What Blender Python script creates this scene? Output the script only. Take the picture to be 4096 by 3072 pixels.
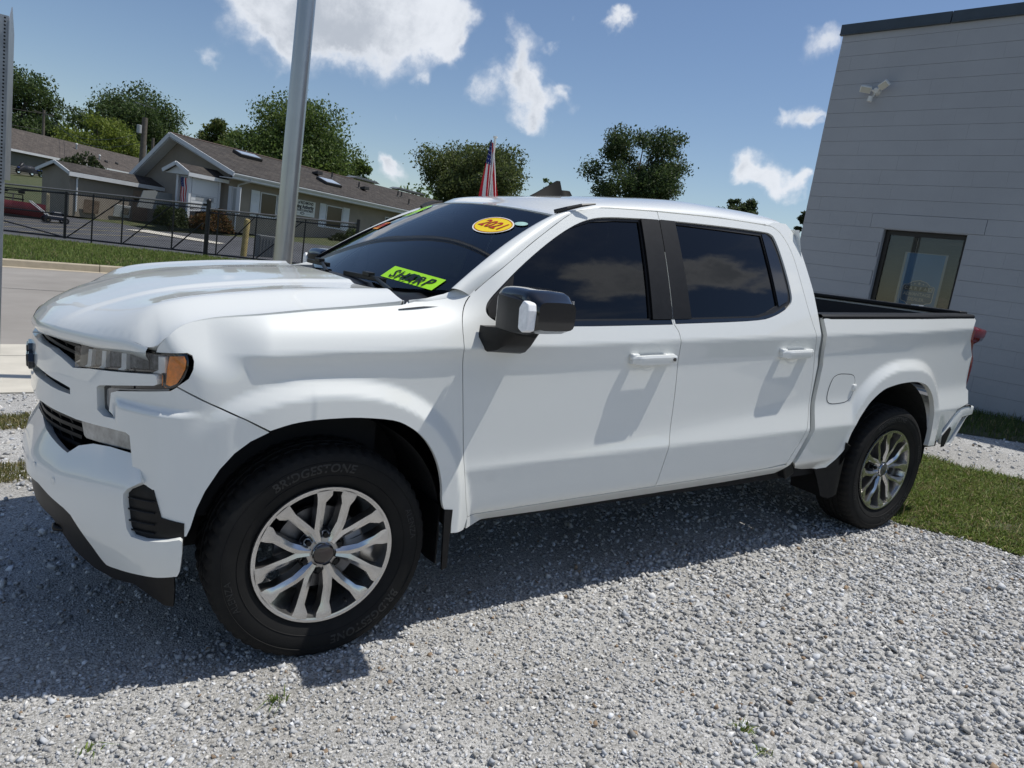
import bpy, bmesh, math, random
import numpy as np
from mathutils import Vector, Matrix
from mathutils.geometry import delaunay_2d_cdt
R=math.radians
rng=np.random.default_rng(7); random.seed(7)
for o in list(bpy.data.objects): bpy.data.objects.remove(o)
SC=bpy.context.scene; COL=SC.collection
# ---------------------------------------------------------------- camera, sky, sun
# The truck stands on a lot that falls about 3 degrees towards its nose; UPT is plumb in the truck's own axes.
UPT=Vector((0.0520126,-0.0086476,0.998609))
TW=UPT.rotation_difference(Vector((0,0,1))).to_matrix().to_4x4()      # truck axes -> world
TWn=np.array(TW.to_3x3())
def tw(p): return np.asarray(p,float)@TWn.T
CR=np.array([[0.840996, -0.531973, 0.098641], [-0.021155, -0.21451, -0.976493], [0.540627, 0.81914, -0.191656]])   # rows: right, down, forward in truck axes
CC=np.array([-0.86774, -3.45693, 1.63304])
cam_d=bpy.data.cameras.new('camera'); cam=bpy.data.objects.new('camera',cam_d); COL.objects.link(cam); SC.camera=cam
cam_d.sensor_width=36; cam_d.lens=36*2901.68/4096; cam_d.clip_end=3000; cam_d.clip_start=.05
cm=Matrix(((CR[0][0],-CR[1][0],-CR[2][0],CC[0]),(CR[0][1],-CR[1][1],-CR[2][1],CC[1]),(CR[0][2],-CR[1][2],-CR[2][2],CC[2]),(0,0,0,1)))
cam.matrix_world=TW@cm
SUN=Vector(tw((.48,-.115,1.0))).normalized()
EL=math.asin(SUN.z); AZ=math.atan2(SUN.x,SUN.y)
sun_d=bpy.data.lights.new('sun','SUN'); sun_d.energy=5.0; sun_d.angle=R(.53); sun_d.color=(1,.975,.92)
sun=bpy.data.objects.new('sun',sun_d); COL.objects.link(sun); sun.rotation_euler=SUN.to_track_quat('Z','Y').to_euler()
SC.view_settings.view_transform='Standard'; SC.view_settings.look='None'; SC.view_settings.exposure=-0.34; SC.view_settings.gamma=1
SC.view_settings.use_curve_mapping=False
SC.render.engine='CYCLES'
SC.cycles.max_bounces=8; SC.cycles.transparent_max_bounces=24; SC.cycles.glossy_bounces=4; SC.cycles.sample_clamp_indirect=6
def camdir(u,v):
    """world direction seen at photograph pixel (u,v), used to place the clouds on the sky"""
    d=(CR[0]*((u-2048)/2901.68)+CR[1]*((v-1536)/2901.68)+CR[2]); d=tw(d); return d/np.linalg.norm(d)
WRLD=bpy.data.worlds.new('World'); SC.world=WRLD; WRLD.use_nodes=True
def mirrored(u,v):
    # direction of the sky seen in the side windows at that pixel
    d=(CR[0]*((u-2048)/2901.68)+CR[1]*((v-1536)/2901.68)+CR[2]); n=np.array([0,-math.cos(R(23.5)),math.sin(R(23.5))]); d=d-2*(d@n)*n; d=tw(d); return d/np.linalg.norm(d)
def build_world():
    nt=WRLD.node_tree; N=nt.nodes; L=nt.links; N.clear()
    def nd(t,**k):
        n=N.new(t)
        for a,b in k.items(): setattr(n,a,b)
        return n
    def mth(op,a,b=None,c=None,clamp=False):
        n=nd('ShaderNodeMath',operation=op); n.use_clamp=clamp
        for i,v in enumerate((a,b,c)):
            if v is None: continue
            if isinstance(v,(int,float)): n.inputs[i].default_value=v
            else: L.new(v,n.inputs[i])
        return n.outputs[0]
    def sms(a,b,v):
        n=nd('ShaderNodeMapRange',interpolation_type='SMOOTHSTEP'); n.inputs[1].default_value=a; n.inputs[2].default_value=b
        L.new(v,n.inputs[0]); return n.outputs[0]
    sky=nd('ShaderNodeTexSky',sky_type='NISHITA'); sky.sun_disc=False; sky.sun_elevation=EL; sky.sun_rotation=AZ
    sky.air_density=1.0; sky.dust_density=.35; sky.ozone_density=1.5; sky.altitude=200
    tc=nd('ShaderNodeTexCoord'); dirv=tc.outputs['Generated']
    nm=nd('ShaderNodeVectorMath',operation='NORMALIZE'); L.new(dirv,nm.inputs[0]); D=nm.outputs[0]
    def noise(scale,detail,rough,vec,dist=0.):
        n=nd('ShaderNodeTexNoise'); n.inputs['Scale'].default_value=scale; n.inputs['Detail'].default_value=detail
        n.inputs['Roughness'].default_value=rough; n.inputs['Distortion'].default_value=dist; L.new(vec,n.inputs['Vector']); return n.outputs[0]
    n1=noise(9,9,.62,D,.2); n2=noise(30,7,.65,D,.1)
    def warp(vec,scale,amt):
        w=nd('ShaderNodeTexNoise'); w.inputs['Scale'].default_value=scale; w.inputs['Detail'].default_value=5; L.new(vec,w.inputs['Vector'])
        s_=nd('ShaderNodeVectorMath',operation='SUBTRACT'); L.new(w.outputs['Color'],s_.inputs[0]); s_.inputs[1].default_value=(.5,.5,.5)
        k=nd('ShaderNodeVectorMath',operation='SCALE'); L.new(s_.outputs[0],k.inputs[0]); k.inputs['Scale'].default_value=amt
        a_=nd('ShaderNodeVectorMath',operation='ADD'); L.new(vec,a_.inputs[0]); L.new(k.outputs[0],a_.inputs[1]); return a_.outputs[0]
    DW=warp(warp(D,14,.075),42,.03)
    # cumulus seen in the photograph: pixel centre, radius x, strength
    acc=None
    for (u,v,r,s) in CLOUDS+CLOUDS_S:
        c=camdir(u,v) if s<5 else mirrored(u,v)
        s=s if s<5 else s-5
        dn=nd('ShaderNodeVectorMath',operation='DISTANCE'); L.new(DW,dn.inputs[0]); dn.inputs[1].default_value=tuple(c)
        g=mth('MULTIPLY',mth('POWER',2.718,mth('MULTIPLY',mth('POWER',mth('DIVIDE',dn.outputs['Value'],r/2901.68),2.),-1.)),s)
        acc=g if acc is None else mth('ADD',acc,g)
    dens=mth('MULTIPLY',acc,mth('ADD',mth('MULTIPLY',n2,1.5),.25))
    # the rest of the sky carries the same fair-weather cumulus on a flat deck
    sep=nd('ShaderNodeSeparateXYZ'); L.new(D,sep.inputs[0])
    zc=mth('MAXIMUM',sep.outputs[2],.06)
    cb=nd('ShaderNodeCombineXYZ'); L.new(mth('DIVIDE',sep.outputs[0],zc),cb.inputs[0]); L.new(mth('DIVIDE',sep.outputs[1],zc),cb.inputs[1])
    deck=noise(.55,8,.6,cb.outputs[0],.3)
    fwd=camdir(2048,700)
    dt=nd('ShaderNodeVectorMath',operation='DOT_PRODUCT'); L.new(D,dt.inputs[0]); dt.inputs[1].default_value=tuple(fwd)
    away=sms(.72,.45,dt.outputs['Value'])
    deckd=mth('MULTIPLY',mth('MULTIPLY',sms(.54,.68,deck),away),sms(.05,.2,sep.outputs[2]))
    a1=sms(.24,1.25,dens)
    alpha=mth('MAXIMUM',a1,mth('MULTIPLY',deckd,.95))
    # self shading: bright rims, grey thick middles
    thick=sms(.75,1.7,dens)
    shade=nd('ShaderNodeMix',data_type='RGBA'); shade.inputs['A'].default_value=(9.7,10.1,10.8,1); shade.inputs['B'].default_value=(5.8,6.3,7.1,1)
    L.new(mth('MULTIPLY',mth('ADD',thick,mth('MULTIPLY',deckd,.35)),sms(.35,.65,n1)),shade.inputs['Factor'])
    mix=nd('ShaderNodeMix',data_type='RGBA'); L.new(mth('MULTIPLY',alpha,.96),mix.inputs['Factor']); hs=nd('ShaderNodeHueSaturation'); hs.inputs['Saturation'].default_value=1.06; hs.inputs['Value'].default_value=1.14; hs.inputs['Hue'].default_value=.504; L.new(sky.outputs[0],hs.inputs['Color']); L.new(hs.outputs[0],mix.inputs['A']); L.new(shade.outputs['Result'],mix.inputs['B'])
    bg=nd('ShaderNodeBackground'); bg.inputs['Strength'].default_value=.108
    L.new(mix.outputs['Result'],bg.inputs['Color'])
    out=nd('ShaderNodeOutputWorld'); L.new(bg.outputs[0],out.inputs['Surface'])
# cumulus to the south, mirrored in the side windows (strength+5)
CLOUDS_S=[(2290,1010,110,6.1),(2400,1080,150,6.2),(2520,1030,130,6.1),(2560,1120,110,6.),(2350,1160,90,5.9),(2780,980,110,6.2),(2880,990,100,6.1),(2820,1040,90,6.),(3060,1070,70,6.),(2970,1140,40,5.8),(3100,1140,50,5.7),(2650,960,60,5.7)]
# photograph pixel, radius in pixels, strength
CLOUDS=[(1010,40,110,.9),(1130,60,150,1.1),(1260,110,130,1.0),(1110,170,70,.8),(1370,110,90,.8),(1480,60,140,1.1),(1650,70,150,1.2),(1800,90,90,.9),(1790,150,60,.7),(1560,0,160,1.0),(1860,20,70,.6),
 (2090,190,60,.8),(2060,90,40,.6),(2200,200,40,.7),(2075,280,60,.9),(1950,350,60,.9),(2090,380,75,1.1),(2220,390,50,.9),(2130,440,55,.9),(2060,330,40,.6),
 (2465,105,45,.8),(2500,75,42,.8),(3240,175,55,.6),(3330,140,60,.8),(3140,465,42,.9),(3225,480,45,.9),(3280,470,40,.7),(2970,680,55,1.0),(3050,690,65,1.1),(3130,725,60,1.0),(3190,740,40,.9),
 (1580,690,55,1.1),(1560,655,30,.7),(1680,325,28,.7),(820,240,45,.5),(880,250,35,.4),(1590,500,25,.4),(2290,60,30,.5),(2290,480,50,.45)]
build_world()
# ---------------------------------------------------------------- materials
MATS={}
def M(name,col=(.5,.5,.5),rough=.5,metal=0.,var=0.,vscale=8.,bump=0.,bscale=60.,coat=0.,spec=.5,emit=None,col2=None,detail=6.,space='Object',sheen=0.):
    if name in MATS: return MATS[name]
    m=bpy.data.materials.new(name); m.use_nodes=True; nt=m.node_tree; N=nt.nodes; L=nt.links
    b=N['Principled BSDF']; b.inputs['Base Color'].default_value=(*col,1); b.inputs['Roughness'].default_value=rough; b.inputs['Metallic'].default_value=metal
    b.inputs['Specular IOR Level'].default_value=spec
    if coat: b.inputs['Coat Weight'].default_value=coat; b.inputs['Coat Roughness'].default_value=.025
    tc=N.new('ShaderNodeTexCoord')
    if space=='Position':
        tc=N.new('ShaderNodeNewGeometry')
    if var or col2:
        n=N.new('ShaderNodeTexNoise'); n.inputs['Scale'].default_value=vscale; n.inputs['Detail'].default_value=detail; n.inputs['Roughness'].default_value=.6
        L.new(tc.outputs[space],n.inputs['Vector'])
        r=N.new('ShaderNodeValToRGB'); c2=col2 or tuple(min(1,c*(1+var)) for c in col); c1=col if col2 else tuple(c*(1-var) for c in col)
        r.color_ramp.elements[0].position=.32; r.color_ramp.elements[1].position=.68
        r.color_ramp.elements[0].color=(*c1,1); r.color_ramp.elements[1].color=(*c2,1)
        L.new(n.outputs[0],r.inputs[0]); L.new(r.outputs[0],b.inputs['Base Color'])
    if bump:
        n=N.new('ShaderNodeTexNoise'); n.inputs['Scale'].default_value=bscale; n.inputs['Detail'].default_value=5
        L.new(tc.outputs[space],n.inputs['Vector'])
        bp=N.new('ShaderNodeBump'); bp.inputs['Strength'].default_value=1; bp.inputs['Distance'].default_value=bump
        L.new(n.outputs[0],bp.inputs['Height']); L.new(bp.outputs[0],b.inputs['Normal'])
    if emit: b.inputs['Emission Color'].default_value=(*emit,1); b.inputs['Emission Strength'].default_value=1
    MATS[name]=m; return m
def glass(name,tint,rough=0.,ior=1.5,spec=1.):
    if name in MATS: return MATS[name]
    m=bpy.data.materials.new(name); m.use_nodes=True; nt=m.node_tree; N=nt.nodes; L=nt.links; N.clear()
    t=N.new('ShaderNodeBsdfTransparent'); t.inputs[0].default_value=(*tint,1)
    g=N.new('ShaderNodeBsdfGlossy'); g.inputs['Roughness'].default_value=rough; g.inputs['Color'].default_value=(spec,spec,spec,1)
    f=N.new('ShaderNodeFresnel'); f.inputs['IOR'].default_value=ior
    x=N.new('ShaderNodeMixShader'); L.new(f.outputs[0],x.inputs[0]); L.new(t.outputs[0],x.inputs[1]); L.new(g.outputs[0],x.inputs[2])
    o=N.new('ShaderNodeOutputMaterial'); L.new(x.outputs[0],o.inputs[0]); MATS[name]=m; return m
def attrmat(name,rough=.6,attr='tint',spec=.3,trans=0.,bump=0.,bscale=100.):
    """base colour from a per-vertex colour (each stone, blade or leaf its own tint)"""
    if name in MATS: return MATS[name]
    m=bpy.data.materials.new(name); m.use_nodes=True; nt=m.node_tree; N=nt.nodes; L=nt.links
    b=N['Principled BSDF']; b.inputs['Roughness'].default_value=rough; b.inputs['Specular IOR Level'].default_value=spec
    a=N.new('ShaderNodeAttribute'); a.attribute_name=attr; L.new(a.outputs['Color'],b.inputs['Base Color'])
    if trans:
        t=N.new('ShaderNodeBsdfTranslucent'); L.new(a.outputs['Color'],t.inputs[0])
        x=N.new('ShaderNodeMixShader'); x.inputs[0].default_value=trans
        L.new(b.outputs[0],x.inputs[1]); L.new(t.outputs[0],x.inputs[2]); L.new(x.outputs[0],N['Material Output'].inputs[0])
    if bump:
        tc=N.new('ShaderNodeTexCoord'); n=N.new('ShaderNodeTexNoise'); n.inputs['Scale'].default_value=bscale; L.new(tc.outputs['Object'],n.inputs['Vector'])
        bp=N.new('ShaderNodeBump'); bp.inputs['Distance'].default_value=bump; L.new(n.outputs[0],bp.inputs['Height']); L.new(bp.outputs[0],b.inputs['Normal'])
    MATS[name]=m; return m
# ---------------------------------------------------------------- objects
def link(o,parent=None):
    COL.objects.link(o)
    if parent is not None: o.parent=parent
    return o
def tag(o,label=None,cat=None,group=None,kind=None):
    for k,v in (('label',label),('category',cat),('group',group),('kind',kind)):
        if v: o[k]=v
    return o
def empty(name,loc=(0,0,0),rz=0.,label=None,cat=None,group=None,mat=None):
    o=bpy.data.objects.new(name,None); o.empty_display_size=.2; link(o)
    if mat is not None: o.matrix_world=mat
    else: o.location=loc; o.rotation_euler=(0,0,rz)
    return tag(o,label,cat,group)
def copy_tree(o,parent=None):
    c=o.copy(); link(c)
    if parent is not None: c.parent=parent
    for ch in o.children: copy_tree(ch,c)
    return c
def rawmesh(name,v,f,mats,parent=None,smooth=None,mi=None,normals=None,tint=None):
    me=bpy.data.meshes.new(name)
    v=np.asarray(v,float)
    if isinstance(f,np.ndarray):
        nf,k=f.shape
        me.vertices.add(len(v)); me.vertices.foreach_set('co',v.astype(np.float32).ravel())
        me.loops.add(nf*k); me.loops.foreach_set('vertex_index',f.astype(np.int32).ravel())
        me.polygons.add(nf); me.polygons.foreach_set('loop_start',np.arange(0,nf*k,k,dtype=np.int32))
        try: me.polygons.foreach_set('loop_total',np.full(nf,k,dtype=np.int32))
        except Exception: pass
        me.update(calc_edges=True)
    else:
        me.from_pydata(v.tolist(),[],f); me.update()
    for m in (mats if isinstance(mats,(list,tuple)) else [mats]): me.materials.append(m)
    if mi is not None: me.polygons.foreach_set('material_index',np.asarray(mi,dtype=np.int32))
    if smooth is True: me.polygons.foreach_set('use_smooth',np.ones(len(me.polygons),dtype=bool))
    elif smooth is not None:
        me.polygons.foreach_set('use_smooth',np.ones(len(me.polygons),dtype=bool)); me.set_sharp_from_angle(angle=R(smooth))
    if tint is not None:
        a=me.color_attributes.new('tint','FLOAT_COLOR','POINT'); t=np.ones((len(v),4),np.float32); t[:,:3]=tint; a.data.foreach_set('color',t.ravel())
    if normals is not None:
        me.polygons.foreach_set('use_smooth',np.ones(len(me.polygons),dtype=bool))
        me.normals_split_custom_set_from_vertices(np.asarray(normals,float).tolist())
    o=bpy.data.objects.new(name,me); return link(o,parent)
class MB:
    """collects shapes for ONE mesh"""
    def __init__(s): s.v=[];s.f=[];s.m=[];s.cur=0
    def mat(s,i): s.cur=i; return s
    def add(s,v,f):
        b=len(s.v); s.v+=[tuple(map(float,p)) for p in v]; s.f+=[tuple(b+i for i in q) for q in f]; s.m+=[s.cur]*len(f); return s
    def box(s,c,d,rot=None):
        x,y,z=[q/2 for q in d]
        p=np.array([(-x,-y,-z),(x,-y,-z),(x,y,-z),(-x,y,-z),(-x,-y,z),(x,-y,z),(x,y,z),(-x,y,z)])
        if rot is not None: p=p@np.array(rot).T
        return s.add(p+np.array(c),[(0,3,2,1),(4,5,6,7),(0,1,5,4),(1,2,6,5),(2,3,7,6),(3,0,4,7)])
    def bx(s,x0,x1,y0,y1,z0,z1): return s.box(((x0+x1)/2,(y0+y1)/2,(z0+z1)/2),(x1-x0,y1-y0,z1-z0))
    def beam(s,a,b,w,h,up=(0,0,1)):
        a=np.array(a,float);b=np.array(b,float);d=b-a;l=np.linalg.norm(d);d/=l
        u=np.array(up,float); sd=np.cross(d,u); sd/=np.linalg.norm(sd); u=np.cross(sd,d)
        return s.box((a+b)/2,(l,w,h),np.stack([d,sd,u],1))
    def cyl(s,a,b,r0,r1=None,n=12,cap=True):
        r1=r0 if r1 is None else r1
        a=np.array(a,float);b=np.array(b,float);d=b-a;d/=np.linalg.norm(d)
        u=np.cross(d,(0,0,1) if abs(d[2])<.9 else (1,0,0));u/=np.linalg.norm(u);w=np.cross(d,u)
        t=np.arange(n)*2*math.pi/n; c=np.cos(t)[:,None]*u+np.sin(t)[:,None]*w
        v=np.concatenate([a+c*r0,b+c*r1]); f=[(i,(i+1)%n,n+(i+1)%n,n+i) for i in range(n)]
        if cap: f+=[tuple(range(n))[::-1],tuple(range(n,2*n))]
        return s.add(v,f)
    def tube(s,pts,r,n=8,cap=True):
        pts=np.array(pts,float); r=np.broadcast_to(r,len(pts)); rings=[]
        for i,p in enumerate(pts):
            d=pts[min(i+1,len(pts)-1)]-pts[max(i-1,0)]; d/=np.linalg.norm(d)
            if i==0: u=np.cross(d,(0,0,1) if abs(d[2])<.9 else (1,0,0))
            u=u-d*(u@d);u/=np.linalg.norm(u);w=np.cross(d,u)
            t=np.arange(n)*2*math.pi/n; rings.append(p+(np.cos(t)[:,None]*u+np.sin(t)[:,None]*w)*r[i])
        v=np.concatenate(rings);f=[]
        for k in range(len(pts)-1):
            f+=[(k*n+i,k*n+(i+1)%n,(k+1)*n+(i+1)%n,(k+1)*n+i) for i in range(n)]
        if cap: f+=[tuple(range(n))[::-1],tuple(range((len(pts)-1)*n,len(pts)*n))]
        return s.add(v,f)
    def prism(s,poly,o,ex,ey,ez,h):
        """polygon (2d) in plane o+ex,ey extruded along ez by h"""
        o,ex,ey,ez=[np.array(q,float) for q in (o,ex,ey,ez)]
        p=np.array(poly,float); n=len(p); a=o+p[:,:1]*ex+p[:,1:]*ey; v=np.concatenate([a,a+ez*h])
        f=[tuple(range(n))[::-1],tuple(range(n,2*n))]+[(i,(i+1)%n,n+(i+1)%n,n+i) for i in range(n)]
        return s.add(v,f)
    def lathe(s,prof,c=(0,0,0),axis=(0,0,1),n=32,close=False):
        """prof: list of (radius, height along axis)"""
        c=np.array(c,float);d=np.array(axis,float);d/=np.linalg.norm(d)
        u=np.cross(d,(0,0,1) if abs(d[2])<.9 else (1,0,0));u/=np.linalg.norm(u);w=np.cross(d,u)
        t=np.arange(n)*2*math.pi/n; ring=np.cos(t)[:,None]*u+np.sin(t)[:,None]*w
        v=np.concatenate([c+ring*r+d*h for r,h in prof]); k=len(prof); f=[]
        for j in range(k-1+(1 if close else 0)):
            a=j*n;b=((j+1)%k)*n
            f+=[(a+i,a+(i+1)%n,b+(i+1)%n,b+i) for i in range(n)]
        return s.add(v,f)
    def grid(s,P,closeu=False):
        """P[nu,nv,3]"""
        P=np.asarray(P);nu,nv=P.shape[:2]
        f=[(i*nv+j,i*nv+j+1,((i+1)%nu)*nv+j+1,((i+1)%nu)*nv+j) for i in range(nu-(0 if closeu else 1)) for j in range(nv-1)]
        return s.add(P.reshape(-1,3),f)
    def build(s,name,mats,parent=None,smooth=None,bevel=0.,seg=2,sub=0):
        o=rawmesh(name,s.v,s.f,mats,parent,None,s.m)
        me=o.data
        bm=bmesh.new(); bm.from_mesh(me)
        if s.fixn: bmesh.ops.recalc_face_normals(bm,faces=bm.faces)
        if bevel:
            bmesh.ops.remove_doubles(bm,verts=bm.verts,dist=1e-5)
            es=[e for e in bm.edges if len(e.link_faces)==2 and e.calc_face_angle(0)>R(25)]
            bmesh.ops.bevel(bm,geom=es,offset=bevel,segments=seg,profile=.5,affect='EDGES',clamp_overlap=True)
        bm.to_mesh(me); bm.free()
        if smooth is not None:
            me.polygons.foreach_set('use_smooth',np.ones(len(me.polygons),dtype=bool)); me.set_sharp_from_angle(angle=R(smooth))
        if sub:
            md=o.modifiers.new('sub','SUBSURF'); md.levels=sub; md.render_levels=sub
        return o
    fixn=True
def inpoly(P,poly):
    P=np.asarray(P,float);x,y=P[:,0],P[:,1];c=np.zeros(len(P),bool);n=len(poly)
    for i in range(n):
        x0,y0=poly[i];x1,y1=poly[(i+1)%n]
        m=((y0>y)!=(y1>y)); 
        with np.errstate(divide='ignore',invalid='ignore'): c^=m&(x<(x1-x0)*(y-y0)/(y1-y0)+x0)
    return c
def inset(poly,d):
    p=np.asarray(poly,float); n=len(p)
    a=.5*sum(p[i][0]*p[(i+1)%n][1]-p[(i+1)%n][0]*p[i][1] for i in range(n)); sg=1 if a>0 else -1
    out=[]
    for i in range(n):
        e0=p[i]-p[i-1];e1=p[(i+1)%n]-p[i]
        e0=e0/(np.linalg.norm(e0)+1e-9);e1=e1/(np.linalg.norm(e1)+1e-9)
        n0=np.array([-e0[1],e0[0]])*sg;n1=np.array([-e1[1],e1[0]])*sg
        b=n0+n1;l=b@b
        b=b*(2/max(l,.6)); out.append(p[i]+b*d)
    return np.array(out)
def smoothpoly(poly,it=1,keep=()):
    """chaikin corner cutting; points listed in keep stay sharp"""
    p=[tuple(q) for q in poly]; k=[i in keep for i in range(len(p))]
    for _ in range(it):
        q=[];kk=[];n=len(p)
        for i in range(n):
            a,b=p[i],p[(i+1)%n]
            if k[i]: q.append(a);kk.append(True)
            else: q.append((a[0]*.75+b[0]*.25,a[1]*.75+b[1]*.25));kk.append(False)
            if not k[(i+1)%n]: q.append((a[0]*.25+b[0]*.75,a[1]*.25+b[1]*.75));kk.append(False)
        p,k=q,kk
    return p
def dens(poly,res):
    o=[];n=len(poly)
    for i in range(n):
        a=np.array(poly[i],float);b=np.array(poly[(i+1)%n],float);k=max(1,int(np.ceil(np.linalg.norm(b-a)/res)))
        o+=[a+(b-a)*t/k for t in range(k)]
    return np.array(o)
def panel(name,poly,surf,mat,parent=None,sg=-1,res=.03,thick=.012,gap=.0022,holes=(),off=0.,asp=1.,flip=False,edge=None):
    """a sheet cut out of a curved surface: polygon in the surface's own (u,v), given a real thickness.
    surf(u,v)->near-side point; sg=+1 mirrors it to the far side"""
    poly=np.array(poly,float)
    if gap: poly=inset(poly,gap)
    bd=dens(poly,res); loops=[bd]+[dens(np.array(h,float),res) for h in holes]
    u0,v0=bd.min(0);u1,v1=bd.max(0)
    gu,gv=np.meshgrid(np.arange(u0+res/2,u1,res),np.arange(v0+res/2,v1,res/asp))
    G=np.c_[gu.ravel(),gv.ravel()]
    ok=inpoly(G,bd)
    for h in loops[1:]: ok&=~inpoly(G,h)
    G=G[ok]
    allb=np.concatenate(loops)
    if len(G):
        d=np.min(((G[:,None,:]-allb[None])**2).sum(2),1); G=G[d>(res*.45)**2]
    pts=np.concatenate([allb,G]); edges=[];b=0
    for l in loops:
        n=len(l); edges+=[(b+i,b+(i+1)%n) for i in range(n)]; b+=n
    vs,es,fs,ov,oe,of=delaunay_2d_cdt([Vector(p) for p in pts],edges,[],0,1e-6)
    V=np.array([tuple(v) for v in vs]); F=np.array(fs)
    c=V[F].mean(1); ok=inpoly(c,bd)
    for h in loops[1:]: ok&=~inpoly(c,h)
    F=F[ok]
    def S(q):
        return surf(q[:,0],q[:,1])
    e=2e-3
    def nrm(q):
        du=S(q+[e,0])-S(q-[e,0]);dv=S(q+[0,e])-S(q-[0,e]);n=np.cross(du,dv);n/=np.linalg.norm(n,axis=1)[:,None]+1e-12; return n
    P=S(V);Nn=nrm(V)
    mid=np.median(Nn@np.array(NREF if not flip else -np.array(NREF)))
    # outward = away from the truck's middle
    cen=P-np.array([1.9,0,.9]); outw=(Nn*cen/np.array([4.,1.,1.])).sum(1)
    if np.median(outw)<0: Nn=-Nn
    if flip: Nn=-Nn
    P=P+Nn*off
    fn=np.cross(P[F[:,1]]-P[F[:,0]],P[F[:,2]]-P[F[:,0]])
    sw=(fn*Nn[F[:,0]]).sum(1)<0
    F[sw]=F[sw][:,::-1]
    verts=[P];nor=[Nn];faces=F.tolist();base=len(P)
    if thick:
        for l in loops:
            p=S(l);n_=nrm(l)
            # same orientation as the sheet
            k=np.argmin(((V[:,None,:]-l[None,:1])**2).sum(2)[:,0])
            if n_[0]@Nn[k]<0: n_=-n_
            p=p+n_*off
            t=np.roll(p,-1,0)-np.roll(p,1,0); t/=np.linalg.norm(t,axis=1)[:,None]+1e-12
            o_=np.cross(t,n_)
            ctr=P.mean(0)
            m=len(l)
            verts+= [p,p-n_*thick]; 
            # decide outward sign from polygon: sheet interior lies opposite
            q=l+0; e2=1e-3
            tt=np.roll(q,-1,0)-np.roll(q,1,0); nn=np.c_[-tt[:,1],tt[:,0]]; nn/=np.linalg.norm(nn,axis=1)[:,None]+1e-12
            ins=inpoly(q+nn*e2,bd)
            for h in loops[1:]: ins&=~inpoly(q+nn*e2,h)
            inn=np.where(ins[:,None],nn,-nn); d3=S(q+inn*e2)-S(q)
            sgn=np.where((o_*d3).sum(1)>0,-1.,1.); o_=o_*sgn[:,None]
            nor+=[o_,o_]
            for i in range(m):
                j=(i+1)%m; a,b_,c_,d_=base+i,base+j,base+m+j,base+m+i
                fnn=np.cross(p[j]-p[i],-n_[i])
                faces.append((a,b_,c_,d_) if fnn@o_[i]>0 else (a,d_,c_,b_))
            base+=2*m
    Vt=np.concatenate(verts);Nt=np.concatenate(nor)
    if sg>0:
        Vt=Vt*[1,-1,1];Nt=Nt*[1,-1,1];faces=[tuple(f)[::-1] for f in faces]
    return rawmesh(name,Vt,[tuple(f) for f in faces],mat,parent,normals=Nt)
NREF=(0,-1,0)
def text_mesh(s,size=1.,shear=0.,bold=0.,spacing=1.,align='CENTER'):
    """flat letters as (verts, faces) in the xy plane"""
    cu=bpy.data.curves.new('txt','FONT'); cu.body=s; cu.size=size; cu.shear=shear; cu.offset=bold; cu.space_character=spacing; cu.align_x=align; cu.align_y='CENTER'
    cu.resolution_u=3; cu.fill_mode='FRONT'
    o=bpy.data.objects.new('txt',cu); COL.objects.link(o)
    dg=bpy.context.evaluated_depsgraph_get(); dg.update()
    me=bpy.data.meshes.new_from_object(o.evaluated_get(dg))
    v=np.array([tuple(q.co) for q in me.vertices]) if len(me.vertices) else np.zeros((0,3)); f=[tuple(p.vertices) for p in me.polygons]
    bpy.data.objects.remove(o); bpy.data.curves.remove(cu); bpy.data.meshes.remove(me)
    return v,f
# ---------------------------------------------------------------- truck surfaces
def pch(x,xs,ys):
    """monotone cubic interpolation"""
    x=np.asarray(x,float);xs=np.asarray(xs,float);ys=np.asarray(ys,float)
    h=np.diff(xs);d=np.diff(ys)/h
    m=np.zeros(len(xs))
    for i in range(1,len(xs)-1):
        if d[i-1]*d[i]>0:
            w1=2*h[i]+h[i-1];w2=h[i]+2*h[i-1]
            m[i]=(w1+w2)/(w1/d[i-1]+w2/d[i])
    m[0]=d[0];m[-1]=d[-1]
    xc=np.clip(x,xs[0],xs[-1])
    i=np.clip(np.searchsorted(xs,xc)-1,0,len(xs)-2)
    t=(xc-xs[i])/h[i]
    return ((1+2*t)*(1-t)**2*ys[i]+t*(1-t)**2*h[i]*m[i]+t*t*(3-2*t)*ys[i+1]+t*t*(t-1)*h[i]*m[i+1]
            +np.where(x<xs[0],(x-xs[0])*m[0],0)+np.where(x>xs[-1],(x-xs[-1])*m[-1],0))
def ss(a,b,x):
    t=np.clip((np.asarray(x,float)-a)/(b-a),0,1);return t*t*(3-2*t)
PLY=[0,.2,.35,.52,.7,.85,.93,.97,1.0,1.02,1.03]
PLX=[-.905,-.887,-.848,-.772,-.69,-.60,-.535,-.475,-.40,-.28,-.1]
def planx(y): return pch(np.abs(y),PLY,PLX)
_ty=np.linspace(0,1.03,400); _tx=pch(_ty,PLY,PLX)
def plany(x): return np.interp(x,_tx,_ty)
def smin(a,b,k): return -k*np.logaddexp(-a/k,-b/k)
def sp(u,k):  # soft plus, width k
    return k*np.logaddexp(0,u/k)
def zcrease(x): return 1.185+.038*np.asarray(x,float)
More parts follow.
